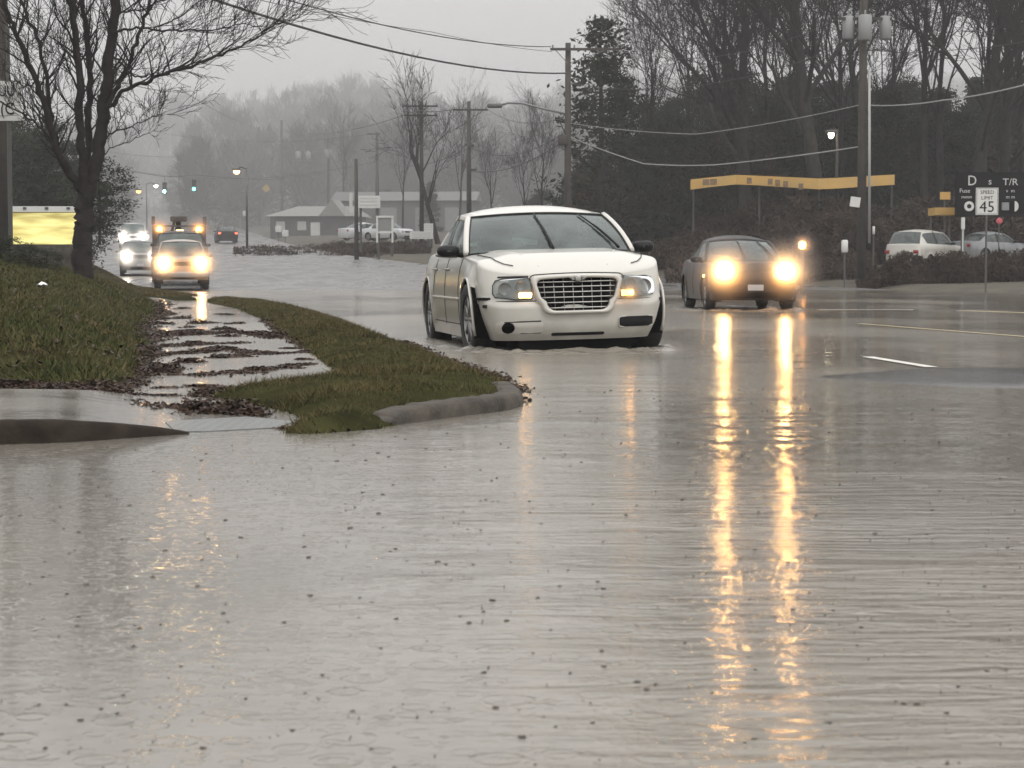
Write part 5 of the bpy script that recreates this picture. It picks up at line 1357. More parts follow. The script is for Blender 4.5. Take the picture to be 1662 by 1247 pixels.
# small pale things near the ground on the right
for px, py, Y, wd_, hg, lb, nm in ((1371, 400, 79, .26, .50, 'small white rounded marker post right of the dark sedan', 'marker_post'), (1418, 374, 86, .10, .34, 'tiny white tag at the foot of the transformer pole', 'tag_post')):
    c = W(px, py, Y); zg = ground_z(c.x, Y); t = empty(nm, (c.x, Y, zg), 0, lb, 'post'); m = MB(); m.rbox((0, 0, c.z - zg), (wd_, .12, hg), wd_ * .3); m.build('cap', M_SIGNW, t, True); m = MB(); m.tube([(0, 0, -.2), (0, 0, c.z - zg)], .035, 6); m.build('post', M_POST, t)
# ---- yellow lit sign wall on the left with white coping
E_YEL, nt, b = newmat('lit_yellow_panel'); tc = nt.nodes.new('ShaderNodeTexCoord'); mp = nt.nodes.new('ShaderNodeMapping'); mp.inputs['Scale'].default_value = (.9, 1, 5.5); n = nt.nodes.new('ShaderNodeTexNoise'); n.inputs['Scale'].default_value = .8; n.inputs['Detail'].default_value = 2
r = nt.nodes.new('ShaderNodeValToRGB'); r.color_ramp.elements[0].position = .38; r.color_ramp.elements[1].position = .62; r.color_ramp.elements[0].color = (.42, .33, .10, 1); r.color_ramp.elements[1].color = (1.0, .92, .38, 1)
nt.links.new(tc.outputs['Object'], mp.inputs[0]); nt.links.new(mp.outputs[0], n.inputs['Vector']); nt.links.new(n.outputs['Fac'], r.inputs[0]); nt.links.new(r.outputs[0], b.inputs['Emission Color']); b.inputs['Emission Strength'].default_value = .62; b.inputs['Base Color'].default_value = (.4, .34, .1, 1)
c = W(40, 362, 62); zg = ground_z(c.x, 62); t = empty('lit_sign_wall', (c.x, 62, zg), 0, 'long low lit yellow panel with a white coping behind the lawn bushes', 'lit panel')
q0, q1 = W(-90, 343, 62) - t.location, W(121, 394, 62) - t.location
m = MB(); m.box(((q0.x + q1.x) / 2, .2, (q0.z + q1.z) / 2 - .05), (q1.x - q0.x, .3, q0.z - q1.z)); m.build('lit_panel', E_YEL, t)
m = MB(); m.box(((q0.x + q1.x) / 2, .12, q0.z + .06), (q1.x - q0.x + .06, .56, .17)); m.build('coping', M_SIGNW, t)
m = MB(); m.box(((q0.x + q1.x) / 2, .3, q1.z - .9), (q1.x - q0.x - .1, .5, 1.7)); m.build('plinth', M_CONC, t)
m = MB()
for k in range(7): m.box((q0.x + .5 + k * .66, -.17, q0.z + .085), (.10, .04, .07))
m.build('coping_clip', M_POST, t)

# ---- far side buildings and signs
def hoarding(x0, y0, x1, y1, Y, label, posts, name='hoarding', frame=False, cat='sign'):
    a, b = W(x0, y0, Y), W(x1, y1, Y); cx_ = (a.x + b.x) / 2; zg = ground_z(cx_, Y)
    t = empty(name, (cx_, Y, zg), 0, label, cat); cz_ = (a.z + b.z) / 2 - zg
    if frame:
        m = MB(); w_, h_ = b.x - a.x, a.z - b.z
        for s in (-1, 1): m.box((s * w_ / 2, 0, cz_), (.12, .12, h_))
        m.box((0, 0, cz_ + h_ / 2), (w_ + .12, .13, .12)); m.box((0, 0, cz_ - h_ * .1), (w_, .10, .12)); m.build('frame', M_SIGNW, t)
        m = MB(); m.box((0, .03, cz_ + h_ * .2), (w_ - .12, .05, h_ * .5)); m.build('panel', M_XF, t)
    else:
        m = MB(); m.box((0, 0, cz_), (b.x - a.x, .16, a.z - b.z)); m.build('panel', M_SIGNW, t)
        g_ = (a.z - b.z)
        for k in (-.25, .05, .3): m = MB(); m.box((0, -.09, cz_ + k * g_), ((b.x - a.x) * .8, .02, g_ * .09)); m.build('faded_line', MATS.get('faded_grey') or pmat('faded_grey', (.42, .42, .41), .5), t)
    m = MB()
    for px in posts:
        x = W(px, 300, Y).x - cx_; m.tube([(x, .1, -.2), (x, .1, cz_)], .09, 6)
    m.build('post', M_POST, t)
hoarding(580, 318, 617, 338, 133, 'white rectangular hoarding on two posts between the poles', (585, 612))
hoarding(612, 352, 637, 394, 126, 'white framed notice board standing by the far kerb', (614, 636), 'notice_board', True, 'notice board')
hoarding(665, 376, 703, 388, 140, 'long low white sign behind the mirror of the white sedan', (670, 700), 'low_sign')
hoarding(688, 363, 703, 376, 141, 'small white sign standing on top of the long low sign', (695,), 'upper_sign')
def house():
    Y = 196; c = W(505, 385, Y); zg = ground_z(c.x, Y) - .3; t = empty('low_house', (c.x, Y, zg), R(-8), 'low pale roofed house with a gable beside the far road', 'house')
    w_ = 8.6; m = MB(); m.box((0, 3.4, 1.6), (w_, 6.4, 3.2)); m.build('wall', pmat('house_wall', (.07, .065, .06), .8, var=.15, vscale=1), t)
    m = MB(); hw_ = w_ / 2 + .5; m.add([(-hw_, -.4, 3.1), (hw_, -.4, 3.1), (hw_ - 1, 3.4, 4.6), (-hw_ + 2.6, 3.4, 4.6), (-hw_, 7.2, 3.1), (hw_, 7.2, 3.1)], [(0, 1, 2, 3), (3, 2, 5, 4), (0, 3, 4), (1, 5, 2), (0, 4, 5, 1)]); m.build('roof', pmat('pale_roof', (.21, .205, .19), .6, var=.1), t)
    m = MB(); m.add([(.9, -.5, 3.1), (3.6, -.5, 3.1), (2.3, -.6, 5.4), (.9, 3, 3.2), (3.6, 3, 3.2), (2.3, 3, 5.4)], [(0, 1, 2), (0, 2, 5, 3), (1, 4, 5, 2), (3, 5, 4)]); m.build('gable', MATS['pale_roof'], t)
    for x in (-3.2, -1.0, 1.6, 3.3):
        m = MB(); m.box((x, .16, 1.8), (.9, .08, 1.2)); m.build('window', pmat('pale_window', (.4, .4, .38), .3) if x == -3.2 else MATS['pale_window'] if x < 0 else (MATS.get('dim_window') or pmat('dim_window', (.02, .022, .025), .3)), t)
    m = MB(); m.box((.4, .15, 1.2), (.95, .1, 2.1)); m.build('door', M_SIGNW, t)
    m = MB(); m.box((3.9, 1.0, 4.0), (.28, .28, 4.6)); m.build('chimney', M_SIGNW, t)
house(); bpy.data.objects['low_house'].scale = (.95, .95, .70)
def shed():
    Y = 205; c = W(655, 385, Y); zg = ground_z(c.x, Y) - .3; t = empty('long_shed', (c.x, Y, zg), R(-5), 'long dim grey shed behind the hoarding', 'shed')
    m = MB(); m.box((0, 3, 1.7), (14, 6, 3.4)); m.build('wall', pmat('shed_wall', (.08, .08, .08), .7, var=.15), t)
    m = MB(); m.add([(-7.4, -.4, 3.4), (7.4, -.4, 3.4), (7.4, 3, 4.4), (-7.4, 3, 4.4), (-7.4, 6.4, 3.4), (7.4, 6.4, 3.4)], [(0, 1, 2, 3), (3, 2, 5, 4), (0, 3, 4), (1, 5, 2), (0, 4, 5, 1)]); m.build('roof', pmat('shed_roof', (.12, .12, .12), .6), t)
    for x in (-5, -1.5, 2, 5): m = MB(); m.box((x, -.04, 1.5), (1.6, .08, 2.4)); m.build('door', M_XF, t)
shed()
# small roadside bits far off: mail boxes and bins
for px, py, Y, lb in ((398, 347, 230, 'small pale box on a post at the far kerb left of the house'), (452, 372, 180, 'small pale sign by the verge before the house'), (463, 379, 178, 'second small pale sign nearer the house')):
    c = W(px, py, Y); zg = ground_z(c.x, Y); t = empty('roadside_box', (c.x, Y, zg), 0, lb, 'box', 'pale boxes along the far verge'); m = MB(); m.rbox((0, 0, c.z - zg), (.55, .3, .55), .06); m.build('box', M_SIGNW, t); m = MB(); m.tube([(0, 0, -.2), (0, 0, c.z - zg)], .05, 6); m.build('post', M_POST, t)

# ---- lane markings just above the wet road / shallow water
M_MARK = pmat('lane_paint', (.62, .60, .55), .35, var=.15, vscale=8); M_MARKY = pmat('lane_paint_yellow', (.42, .34, .18), .35, var=.2, vscale=6)
def surf(x, y): return max(0.0, road_bed(x, y)) + .006
def mark(name, a, b, w_, mat, n=24):
    m = MB(); g = []
    for i in range(n + 1):
        t = i / n; p = a.lerp(b, t); d = (b - a).normalized(); nn = Vector((-d.y, d.x, 0)) * w_ / 2; g.append([Vector((q.x, q.y, surf(q.x, q.y))) for q in (p - nn, p + nn)])
    m.grid(g, flip=True); o = m.build(name, mat); tag(o, kind='structure'); return o
mark('lane_marking', G(1408, 580), G(1512, 597), .11, M_MARK)
mark('lane_marking', G(1395, 526), G(1700, 550), .10, M_MARKY)
mark('lane_marking', G(1330, 503), G(1482, 503), .25, M_MARK); mark('lane_marking', G(1560, 505), G(1690, 509), .3, M_MARKY)
M_DIM = pmat('worn_lane_paint', (.26, .255, .245), .4, var=.3, vscale=3)
for (x0, y0), (x1, y1) in (((405, 441), (470, 456)), ((540, 457), (580, 462)), ((560, 446), (590, 450)), ((330, 405), (350, 425)), ((200, 395), (207, 430))):
    def RG(px, py):
        for Y_ in np.arange(60, 260, .5):
            p = W(px, py, Y_)
            if p.z < roadz(Y_) + .02: return p
        return W(px, py, 100)
    mark('lane_marking', RG(x0, y0), RG(x1, y1), .10, M_DIM, 10)
# ================================================================ trees
M_BARK = pmat('wet_bark', (.012, .010, .009), .85, spec=.15, col2=(.026, .022, .020), vscale=6, bump=.012, bscale=22)
M_BARK2 = pmat('grey_bark', (.018, .017, .015), .9, spec=.15, col2=(.036, .033, .030), vscale=4, bump=.02, bscale=14)
M_NEED = pmat('evergreen_leaf', (.015, .019, .012), .8, col2=(.036, .042, .026), vscale=.8, spec=.1)
M_BRUSH = pmat('brown_brush', (.028, .020, .015), .9, col2=(.060, .044, .034), vscale=.7, spec=.1)
M_FAR = pmat('far_wood', (.045, .043, .038), .9, col2=(.075, .07, .062), vscale=.12)

class TB:
    """collects tapered twig segments as numpy, n-sided"""
    def __init__(s): s.seg = []
    def path(s, pts, rad): 
        for a, b, ra, rb in zip(pts[:-1], pts[1:], rad[:-1], rad[1:]): s.seg.append((*a, *b, ra, rb))
    def arrays(s, minr=0.0):
        A = np.array(s.seg, float); return A
    def mesh(s, name, mat, parent, sides=None):
        A = np.array(s.seg); out_v = []; out_f = []; base = 0; VV = []; FF = []
        r = A[:, 6]
        for lo, hi, n in ((.05, 99, 8), (.015, .05, 5), (0, .015, 3)):
            k = (r >= lo) & (r < hi); B = A[k]
            if not len(B): continue
            a, b = B[:, :3], B[:, 3:6]; t = b - a; L_ = np.linalg.norm(t, axis=1, keepdims=True); t = t / np.maximum(L_, 1e-6)
            a = a - t * B[:, 6:7] * .35; 
            up = np.where(np.abs(t[:, 2:3]) > .9, np.array([[1., 0, 0]]), np.array([[0, 0, 1.]])); u = np.cross(t, up); u /= np.linalg.norm(u, axis=1, keepdims=True); v = np.cross(t, u)
            an = 2 * PI * np.arange(n) / n; c, q = np.cos(an)[None, :, None], np.sin(an)[None, :, None]
            ring = u[:, None] * c + v[:, None] * q
            V = np.concatenate([a[:, None] + ring * B[:, 6][:, None, None], b[:, None] + ring * B[:, 7][:, None, None]], 1).reshape(-1, 3)
            m = len(B); i = np.arange(m)[:, None] * 2 * n + base; k0 = np.arange(n)[None]; k1 = (k0 + 1) % n
            F = np.stack([i + k0, i + k1, i + n + k1, i + n + k0], 2).reshape(-1, 4); VV.append(V); FF.append(F); base += len(V)
        V = np.concatenate(VV); F = np.concatenate(FF)
        me = bpy.data.meshes.new(name); me.vertices.add(len(V)); me.vertices.foreach_set('co', V.astype(np.float32).ravel())
        nf = len(F); me.loops.add(nf * 4); me.loops.foreach_set('vertex_index', F.astype(np.int32).ravel()); me.polygons.add(nf)
        me.polygons.foreach_set('loop_start', np.arange(0, nf * 4, 4, dtype=np.int32)); me.polygons.foreach_set('loop_total', np.full(nf, 4, np.int32)); me.polygons.foreach_set('use_smooth', np.ones(nf, bool))
        me.materials.append(mat); me.update(calc_edges=True); o = bpy.data.objects.new(name, me); sc.collection.objects.link(o)
        if parent: o.parent = parent
        return o

def grow(tb, rnd, p, d, length, r, depth, spread=.6, up=.12, wig=.16, nseg=5, kids=3, minr=.006, shrink=.68, trunk=None):
    pts = [p]; rad = [r]; dd = d.normalized(); step = length / nseg
    for i in range(nseg):
        dd = (dd + Vector((rnd.gauss(0, wig), rnd.gauss(0, wig), rnd.gauss(0, wig) + up)) * .5).normalized(); p = p + dd * step; pts.append(p); rad.append(max(minr * .7, r * (1 - .45 * (i + 1) / nseg)))
    (trunk if trunk is not None else tb).path(pts, rad)
    if depth <= 0 or rad[-1] <= minr * .72 and depth < 1: return
    n = kids + (1 if rnd.random() < .5 else 0)
    for k in range(n):
        i = rnd.randint(max(1, nseg // 2 - 1), nseg) if k else nseg
        q = pts[i]; base = (pts[i] - pts[i - 1]).normalized(); a = rnd.uniform(0, 2 * PI); s = spread * rnd.uniform(.6, 1.3) * (.55 if k == 0 else 1)
        side = base.cross(Vector((math.cos(a), math.sin(a), .3))).normalized()
        nd_ = (base * math.cos(s) + side * math.sin(s)).normalized()
        grow(tb, rnd, q, nd_, length * shrink * rnd.uniform(.75, 1.2), max(minr, rad[i] * rnd.uniform(.5, .75)), depth - 1, spread, up, wig * 1.1, max(3, nseg - 1) if depth > 1 else 3, kids, minr, shrink)

# ---- the big bare tree on the lawn
def left_tree():
    Y = 41.5; bp = W(135, 452, Y); t = empty('bare_tree', (bp.x, Y, bp.z - .25), 0, 'big leafless many stemmed tree on the lawn at the left', 'tree'); o0 = t.location.copy()
    tr = TB(); cr = TB(); rnd = random.Random(5)
    def path(px, r0, r1, tb, dy0=0, dy1=0, twigs=0, tl=1.0):
        px = densify(px, 5); n = len(px); pts = []; rad = []
        for i, (a, b) in enumerate(px):
            f = i / (n - 1); y_ = Y + dy0 + (dy1 - dy0) * f; q = W(a, b, y_) - o0; pts.append(q + Vector((rnd.gauss(0, .02), 0, rnd.gauss(0, .02)))); rad.append((r0 + (r1 - r0) * f) * (.86 + .06 * math.sin(i * 1.7 + r0 * 90)))
        tb.path(pts, rad)
        for k in range(twigs * 3 // 4):
            i = rnd.randint(n // 4, n - 1); q = pts[i]; dirn = (pts[min(i + 1, n - 1)] - pts[max(i - 1, 0)]).normalized()
            side = Vector((rnd.choice((-1, 1)) * rnd.uniform(.4, 1), rnd.uniform(-1, 1), rnd.uniform(-.1, .8))); nd_ = (dirn * .8 + side * .9).normalized()
            grow(cr, rnd, q, nd_, tl * rnd.uniform(.35, .95), min(.022, rad[i] * .5), 3, .5, .10, .22, 5, 2, .0055, .66)
        return pts
    path([(135, 470), (133, 430), (134, 390), (136, 350), (140, 315), (146, 290)], .245, .21, tr)
    path([(146, 300), (158, 250), (166, 190), (173, 130), (181, 70), (188, 0), (194, -90), (205, -190)], .17, .09, tr, 0, .3, 30, 1.3)
    path([(144, 305), (143, 250), (143, 190), (146, 130), (140, 60), (133, 0), (128, -120)], .10, .05, tr, .1, .9, 26)
    path([(139, 310), (134, 250), (130, 190), (128, 120), (121, 50), (116, 0), (112, -120)], .115, .06, tr, -.1, -.6, 26)
    path([(138, 320), (118, 288), (97, 258), (84, 215), (70, 160), (50, 110), (30, 60), (8, 10), (-15, -60)], .11, .035, tr, 0, -1.2, 34, 1.2)
    path([(104, 262), (88, 225), (82, 180), (74, 120), (57, 60), (38, 10), (20, -60)], .07, .03, tr, -.3, .7, 28, 1.1)
    path([(92, 240), (70, 210), (45, 190), (20, 175), (-10, 165)], .035, .012, tr, -.4, -1.0, 18)
    path([(126, 300), (112, 272), (92, 246), (72, 215), (60, 170)], .05, .02, tr, .2, .9, 14)
    path([(168, 180), (185, 165), (200, 150), (235, 133), (270, 120), (310, 108), (345, 92), (380, 80), (420, 58), (455, 38), (480, 25)], .060, .012, tr, 0, -1.4, 44, 1.25)
    path([(172, 178), (190, 140), (206, 110), (220, 70), (238, 20), (255, -30), (270, -90)], .060, .03, tr, 0, .8, 26, 1.1)
    path([(184, 92), (200, 110), (212, 120), (235, 125), (262, 112), (285, 100)], .028, .010, tr, .1, .5, 16, .8)
    path([(183, 55), (215, 46), (255, 50), (300, 50), (340, 48), (390, 40), (420, 42)], .032, .009, tr, 0, -.8, 30, 1.1)
    path([(240, 50), (275, 35), (310, 12), (340, -8)], .02, .010, tr, -.3, -.6, 14, .9)
    path([(190, 20), (230, 15), (280, -6)], .025, .012, tr, 0, .6, 14, 1)
    path([(163, 240), (180, 218), (205, 208), (235, 196), (262, 184)], .026, .008, tr, 0, -.9, 22, .8)
    path([(160, 262), (185, 240), (215, 228), (240, 215)], .018, .007, tr, .2, .9, 14, .7)
    path([(132, 160), (115, 120), (104, 90), (95, 60)], .030, .012, tr, 0, -.7, 18, 1); path([(146, 120), (156, 80), (160, 30), (172, -20)], .028, .012, tr, 0, .6, 16, 1)
    path([(128, 90), (108, 50), (90, 20), (78, -20)], .030, .014, tr, 0, .7, 16, 1); path([(60, 130), (40, 140), (18, 120), (-5, 110)], .022, .008, tr, -.6, -1.1, 14, .9)
    tr.mesh('trunk', M_BARK, t); cr.mesh('crown', M_BARK, t)
left_tree()

# ---- proto bare trees (each: trunk + crown of limbs and twigs)
def bare_proto(seed, H, r, spread, depth=5, kids=3, fork=.35, lean=0, up=.12, minr=.012):
    rnd = random.Random(seed); tr = TB(); cr = TB(); p = Vector((0, 0, -.3)); pts = [p]; rad = [r * 1.15]; n = 7; d = Vector((lean, 0, 1)).normalized()
    for i in range(n):
        d = (d + Vector((rnd.gauss(0, .035), rnd.gauss(0, .035), .02))).normalized(); p = p + d * (H * .62 / n); pts.append(p); rad.append(r * (1 - .55 * (i + 1) / n))
    tr.path(pts, rad)
    for i in range(2, n + 1):
        f = i / n
        if f < fork: continue
        for k in range(2 if i < n else 3):
            a = rnd.uniform(0, 2 * PI); s = spread * rnd.uniform(.75, 1.2) * (1.1 - .5 * f)
            dd = Vector((math.cos(a) * math.sin(s), math.sin(a) * math.sin(s), math.cos(s)))
            grow(cr, rnd, pts[i], dd, H * .24 * rnd.uniform(.8, 1.2), rad[i] * rnd.uniform(.38, .62), depth - 1, .55, up, .2, 6, kids, minr, .68)
    return tr, cr
PROTOS = {}
def proto(key, *a, **k):
    if key not in PROTOS:
        tr, cr = bare_proto(*a, **k); T = tr.mesh('trunk', M_BARK2, None); C_ = cr.mesh('crown', M_BARK2, None); PROTOS[key] = (T.data, C_.data); bpy.data.objects.remove(T); bpy.data.objects.remove(C_)
    return PROTOS[key]
def put(name, meshes, loc, rz, s, label, cat, group, parts=('trunk', 'crown'), sxy=None):
    t = empty(name, loc, rz, label, cat, group); t.scale = (sxy or s, sxy or s, s)
    for m_, n_ in zip(meshes, parts):
        o = bpy.data.objects.new(n_, m_); sc.collection.objects.link(o); o.parent = t
    return t
proto('oak', 3, 20, .42, .95, 6, 3, .35, minr=.016); proto('oak2', 8, 21, .40, .85, 6, 3, .42, minr=.016)
proto('slim', 14, 19, .20, .5, 5, 3, .45, minr=.013); proto('slim2', 21, 20, .23, .55, 5, 3, .5, minr=.013); proto('lean', 33, 12, .20, .42, 5, 2, .4, -.22, minr=.016)

# evergreen crowns: leaf sprays through the volume
def ever_proto(seed, H, Rr, n=5200, kind='pine', leaf=.16, mat=None):
    g = np.random.default_rng(seed); mat = mat or M_NEED
    if kind == 'pine':        # clumps on whorled limbs, ragged
        nc = 120; zc = g.uniform(.12, 1, nc) ** .9 * H; rad = Rr * (1.02 - (zc / H)) ** .75 * g.uniform(.25, 1.05, nc); an = g.uniform(0, 2 * PI, nc)
        C_ = np.stack([np.cos(an) * rad, np.sin(an) * rad, zc], 1); cs = g.uniform(.35, .95, nc) * Rr * .24
    else:
        nc = 110; v = g.normal(size=(nc, 3)); v /= np.linalg.norm(v, axis=1)[:, None]; v *= g.uniform(.35, 1.0, nc)[:, None] ** .5
        C_ = v * np.array([Rr, Rr, H * .5]) + np.array([0, 0, H * .53]); cs = g.uniform(.5, 1.1, nc) * Rr * .27
    ci = g.integers(0, nc, n); P_ = C_[ci] + g.normal(size=(n, 3)) * cs[ci][:, None] * np.array([1, 1, .55]) * .62
    P_[:, 2] = np.maximum(P_[:, 2], .1)
    u = g.normal(size=(n, 3)); u /= np.linalg.norm(u, axis=1)[:, None]; w = np.cross(u, g.normal(size=(n, 3))); w /= np.linalg.norm(w, axis=1)[:, None]
    s = leaf * g.uniform(.5, 1.5, n)[:, None]; Q = np.empty((n, 4, 3)); Q[:, 0] = P_ - u * s; Q[:, 1] = P_ + w * s * .45; Q[:, 2] = P_ + u * s; Q[:, 3] = P_ - w * s * .45
    s0 = g.uniform(.6, 1.0, nc)
    o = tri_obj('crown', Q.reshape(-1, 3), n, 4, mat); me = o.data; bpy.data.objects.remove(o)
    tb = TB(); tb.path([Vector((0, 0, -.3)), Vector((.05, 0, H * .4)), Vector((0, .05, H * .93))], [H * .017, H * .012, H * .003])
    for k in range(26):
        z = H * (.12 + .8 * k / 26); a = k * 2.4; rr_ = Rr * (1.02 - z / H) ** .75 * .8
        tb.path([Vector((0, 0, z)), Vector((math.cos(a) * rr_ * .5, math.sin(a) * rr_ * .5, z + .1)), Vector((math.cos(a) * rr_, math.sin(a) * rr_, z + rr_ * .15))], [.05, .03, .012])
    T = tb.mesh('trunk', M_BARK2, None); tm = T.data; bpy.data.objects.remove(T); return (tm, me)
EV = [ever_proto(1, 12, 3.6, 26000, 'round', .12), ever_proto(2, 13, 3.2, 24000, 'pine', .13), ever_proto(3, 11, 4.0, 28000, 'round', .12), ever_proto(4, 14, 2.9, 23000, 'pine', .125)]
SP = ever_proto(9, 11, 2.9, 5200, 'pine', .11)

rt = random.Random(77)
# big bare trees on the right
for i, (px, Y, key, s, rz, lb) in enumerate((
    (1213, 112, 'oak', 1.05, .4, 'wide leafless oak whose low limbs reach left over the dark evergreens'), (1336, 104, 'oak2', 1.12, 2.2, 'thickest leafless trunk left of the transformer pole'),
    (1240, 120, 'slim', 1.05, 1.0, 'slender bare tree growing beside the wide oak'), (1365, 118, 'slim2', 1.0, 3.0, 'slender bare tree between the thick trunk and the transformer pole'),
    (1498, 108, 'slim2', 1.1, 0.3, 'slender bare tree just right of the transformer cans'), (1524, 113, 'slim', 1.15, 4.0, 'thin bare tree in the gap above the parked SUV'),
    (1566, 104, 'oak2', 1.05, 5.0, 'thick bare trunk leaning right above the black sign board'), (1594, 115, 'slim', 1.1, 2.0, 'thin bare tree behind the speed limit sign'),
    (1618, 108, 'oak', .95, 3.6, 'forked bare tree near the right edge'), (1662, 110, 'slim2', 1.05, 1.4, 'bare tree cut by the right edge'),
    (1120, 126, 'slim', .95, 5.5, 'bare tree with fine twigs left of the wide oak'), (1285, 124, 'slim2', .9, .9, 'bare tree between the oak and the thick trunk'), (1440, 122, 'slim', 1.0, 2.6, 'bare tree right behind the transformer pole'),
    (1050, 122, 'slim2', .80, 4.4, 'thin bare tree to the left, its top spreading against the sky'), (1175, 130, 'slim2', 1.0, .2, 'tall bare tree behind the wide oak'), (1410, 128, 'oak2', .95, 1.2, 'broad bare crown behind the transformer cans'))):
    x = (px - 831) / FPX * Y; put('bare_tree', PROTOS[key], (x, Y, ground_z(x, Y)), rz, s, lb, 'tree', 'leafless trees of the wood on the right')
# evergreens behind and between them
ev = []
for Y, xs, tops in ((118, range(1075, 1700, 62), (150, 205)), (136, range(1045, 1720, 48), (95, 160)), (150, range(960, 1730, 55), (100, 150))):
    for px in xs:
        pxx = px + rt.uniform(-14, 14); Yy = Y + rt.uniform(-4, 4); x = (pxx - 831) / FPX * Yy; zg = ground_z(x, Yy)
        top = rt.uniform(*tops) + max(0, (1095 - pxx)) * .9 - (18 if pxx > 1380 else 0); H_ = W(pxx, top, Yy).z - zg; k = rt.randrange(4); base = (12, 13, 11, 14)[k]
        ev.append((pxx, Yy, x, zg, H_ / base, k))
for i, (pxx, Yy, x, zg, s, k) in enumerate(ev):
    put('evergreen_tree', EV[k], (x, Yy, zg - .5), rt.uniform(0, 6), s, 'dark evergreen tree massed with others behind the bare trees on the right', 'tree', 'dark evergreens massed on the right', sxy=s * .95)
# ragged pine beside the tall pole
x = (975 - 831) / FPX * 112; put('pine_tree', SP, (x, 112, ground_z(x, 112) - .3), 1.0, 1.2, 'ragged pine with drooping sprays just right of the tall utility pole', 'tree', None, sxy=1.5)
x = (1010 - 831) / FPX * 118; put('pine_tree', SP, (x, 118, ground_z(x, 118) - .3), 3.0, .95, 'second ragged pine, lower, between the first pine and the evergreens', 'tree', None, sxy=1.2)

# leaning bare tree in the middle distance and others there
for px, Y, key, s, rz, lb in ((713, 150, 'lean', 1.0, 0, 'bare tree leaning left beside the double crossarm pole'), (850, 150, 'slim', .42, 1, 'small bushy bare tree behind the white sedan roof'), (800, 160, 'slim2', .40, 2, 'low bare tree left of the sedan roof'),
    (655, 175, 'slim', .55, 3, 'faint bare tree above the notice board'), (560, 210, 'slim2', .55, 1, 'small bare tree behind the low house'), (745, 170, 'slim2', .55, 5, 'faint bare tree behind the single crossarm pole'), (880, 140, 'slim', .50, 4, 'bushy bare tree beside the tall pole foot')):
    x = (px - 831) / FPX * Y; put('bare_tree', PROTOS[key], (x, Y, ground_z(x, Y)), rz, s, lb, 'tree', 'small bare trees in the middle distance')
for i, (px, Y, top, lb) in enumerate(((620, 215, 300, 'dim round evergreen behind the hoarding'), (700, 190, 290, 'dim evergreen behind the leaning bare tree'), (880, 165, 300, 'dim evergreen left of the tall pole foot'), (340, 290, 232, 'dim evergreen beyond the green signal'), (300, 300, 262, 'lowest dim evergreen beyond the junction'), (395, 285, 222, 'dim evergreen beyond the amber street lamp'), (960, 138, 255, 'evergreen behind the right side of the tall pole'), (1010, 134, 235, 'evergreen between the tall pole and the awning'))):
    x = (px - 831) / FPX * Y; zg = ground_z(x, Y); H_ = W(px, top, Y).z - zg; k = i % 4
    put('evergreen_tree', EV[k], (x, Y, zg - .4), i, H_ / (12, 13, 11, 14)[k], lb, 'tree', 'dim evergreens in the middle distance')

# left: dark wood behind the lit panel, and the evergreen shrub behind the bare tree
for i, (px, Y, top) in enumerate(((-60, 92, 175), (-10, 88, 188), (35, 95, 205), (75, 90, 214), (112, 97, 222), (10, 104, 170), (60, 108, 182), (-90, 84, 190))):
    x = (px - 831) / FPX * Y; zg = ground_z(x, Y); H_ = W(px, top, Y).z - zg; k = i % 4
    put('evergreen_tree', EV[k], (x, Y, zg - .4), i * 1.3, H_ / (12, 13, 11, 14)[k], 'dark evergreen massed with others behind the lit yellow panel', 'tree', 'dark evergreens behind the lit panel', sxy=H_ / 11)
BU = ever_proto(12, 3.2, 1.15, 4200, 'round', .05)
x = (163 - 831) / FPX * 66; put('evergreen_shrub', BU, (x, 66, W(163, 384, 66).z), .5, .78, 'dark evergreen shrub right behind the big bare tree trunk', 'shrub', None, sxy=1.0)
for i, (px, py, Y, s) in enumerate(((-20, 372, 33, .55), (15, 378, 34, .42), (48, 388, 35, .30), (75, 398, 37, .22))):
    c = W(px, py, Y); zz = float(lawn_z(np.array([c.x]), np.array([Y * 1.0]))[0]); s2 = max(.12, (c.z - zz) / 3.0)
    put('low_bush', BU, (c.x, Y, zz - .1), i * 2.0, s2, ('dark bush at the left edge on top of the lawn bank', 'dark bush in front of the lit panel', 'small dark bush right of the larger bushes on the bank', 'lowest small bush nearest the big bare tree')[i], 'bush', 'bushes on top of the lawn bank', sxy=max(s2, .28))

# hedge and brush along the right bank (uncountable mass)
def brush(name, n, x0, x1, y0, y1, h, mat, leaf=.10, clump=.5, kind='stuff', seed=3, hf=None):
    g = np.random.default_rng(seed); Y = g.uniform(y0, y1, n); PX = g.uniform(x0, x1, n); X = (PX - 831) / FPX * Y
    nn = vnoise(X, Y, clump); hh = h * np.clip(.62 + nn * 1.1, .12, 1.3)
    if hf is not None: hh = hh * hf(PX)
    Z = np.array([ground_z(a, b) for a, b in zip(X, Y)]) + hh * g.random(n) ** .8
    P_ = np.stack([X, Y, Z], 1); u = g.normal(size=(n, 3)); u[:, 2] += .6; u /= np.linalg.norm(u, axis=1)[:, None]; w = np.cross(u, g.normal(size=(n, 3))); w /= np.linalg.norm(w, axis=1)[:, None]
    s = leaf * g.uniform(.5, 1.6, n)[:, None]; Q = np.empty((n, 4, 3)); Q[:, 0] = P_ - u * s; Q[:, 1] = P_ + w * s * .22; Q[:, 2] = P_ + u * s; Q[:, 3] = P_ - w * s * .22
    o = tri_obj(name, Q.reshape(-1, 3), n, 4, mat); tag(o, kind='stuff'); return o
brush('hedge_brush', 60000, 1392, 1720, 79, 84, .95, M_BRUSH, .10, .8, seed=4, hf=lambda p: np.clip((p - 1385) / 60, .25, 1) * np.where(p > 1560, .95, 1))
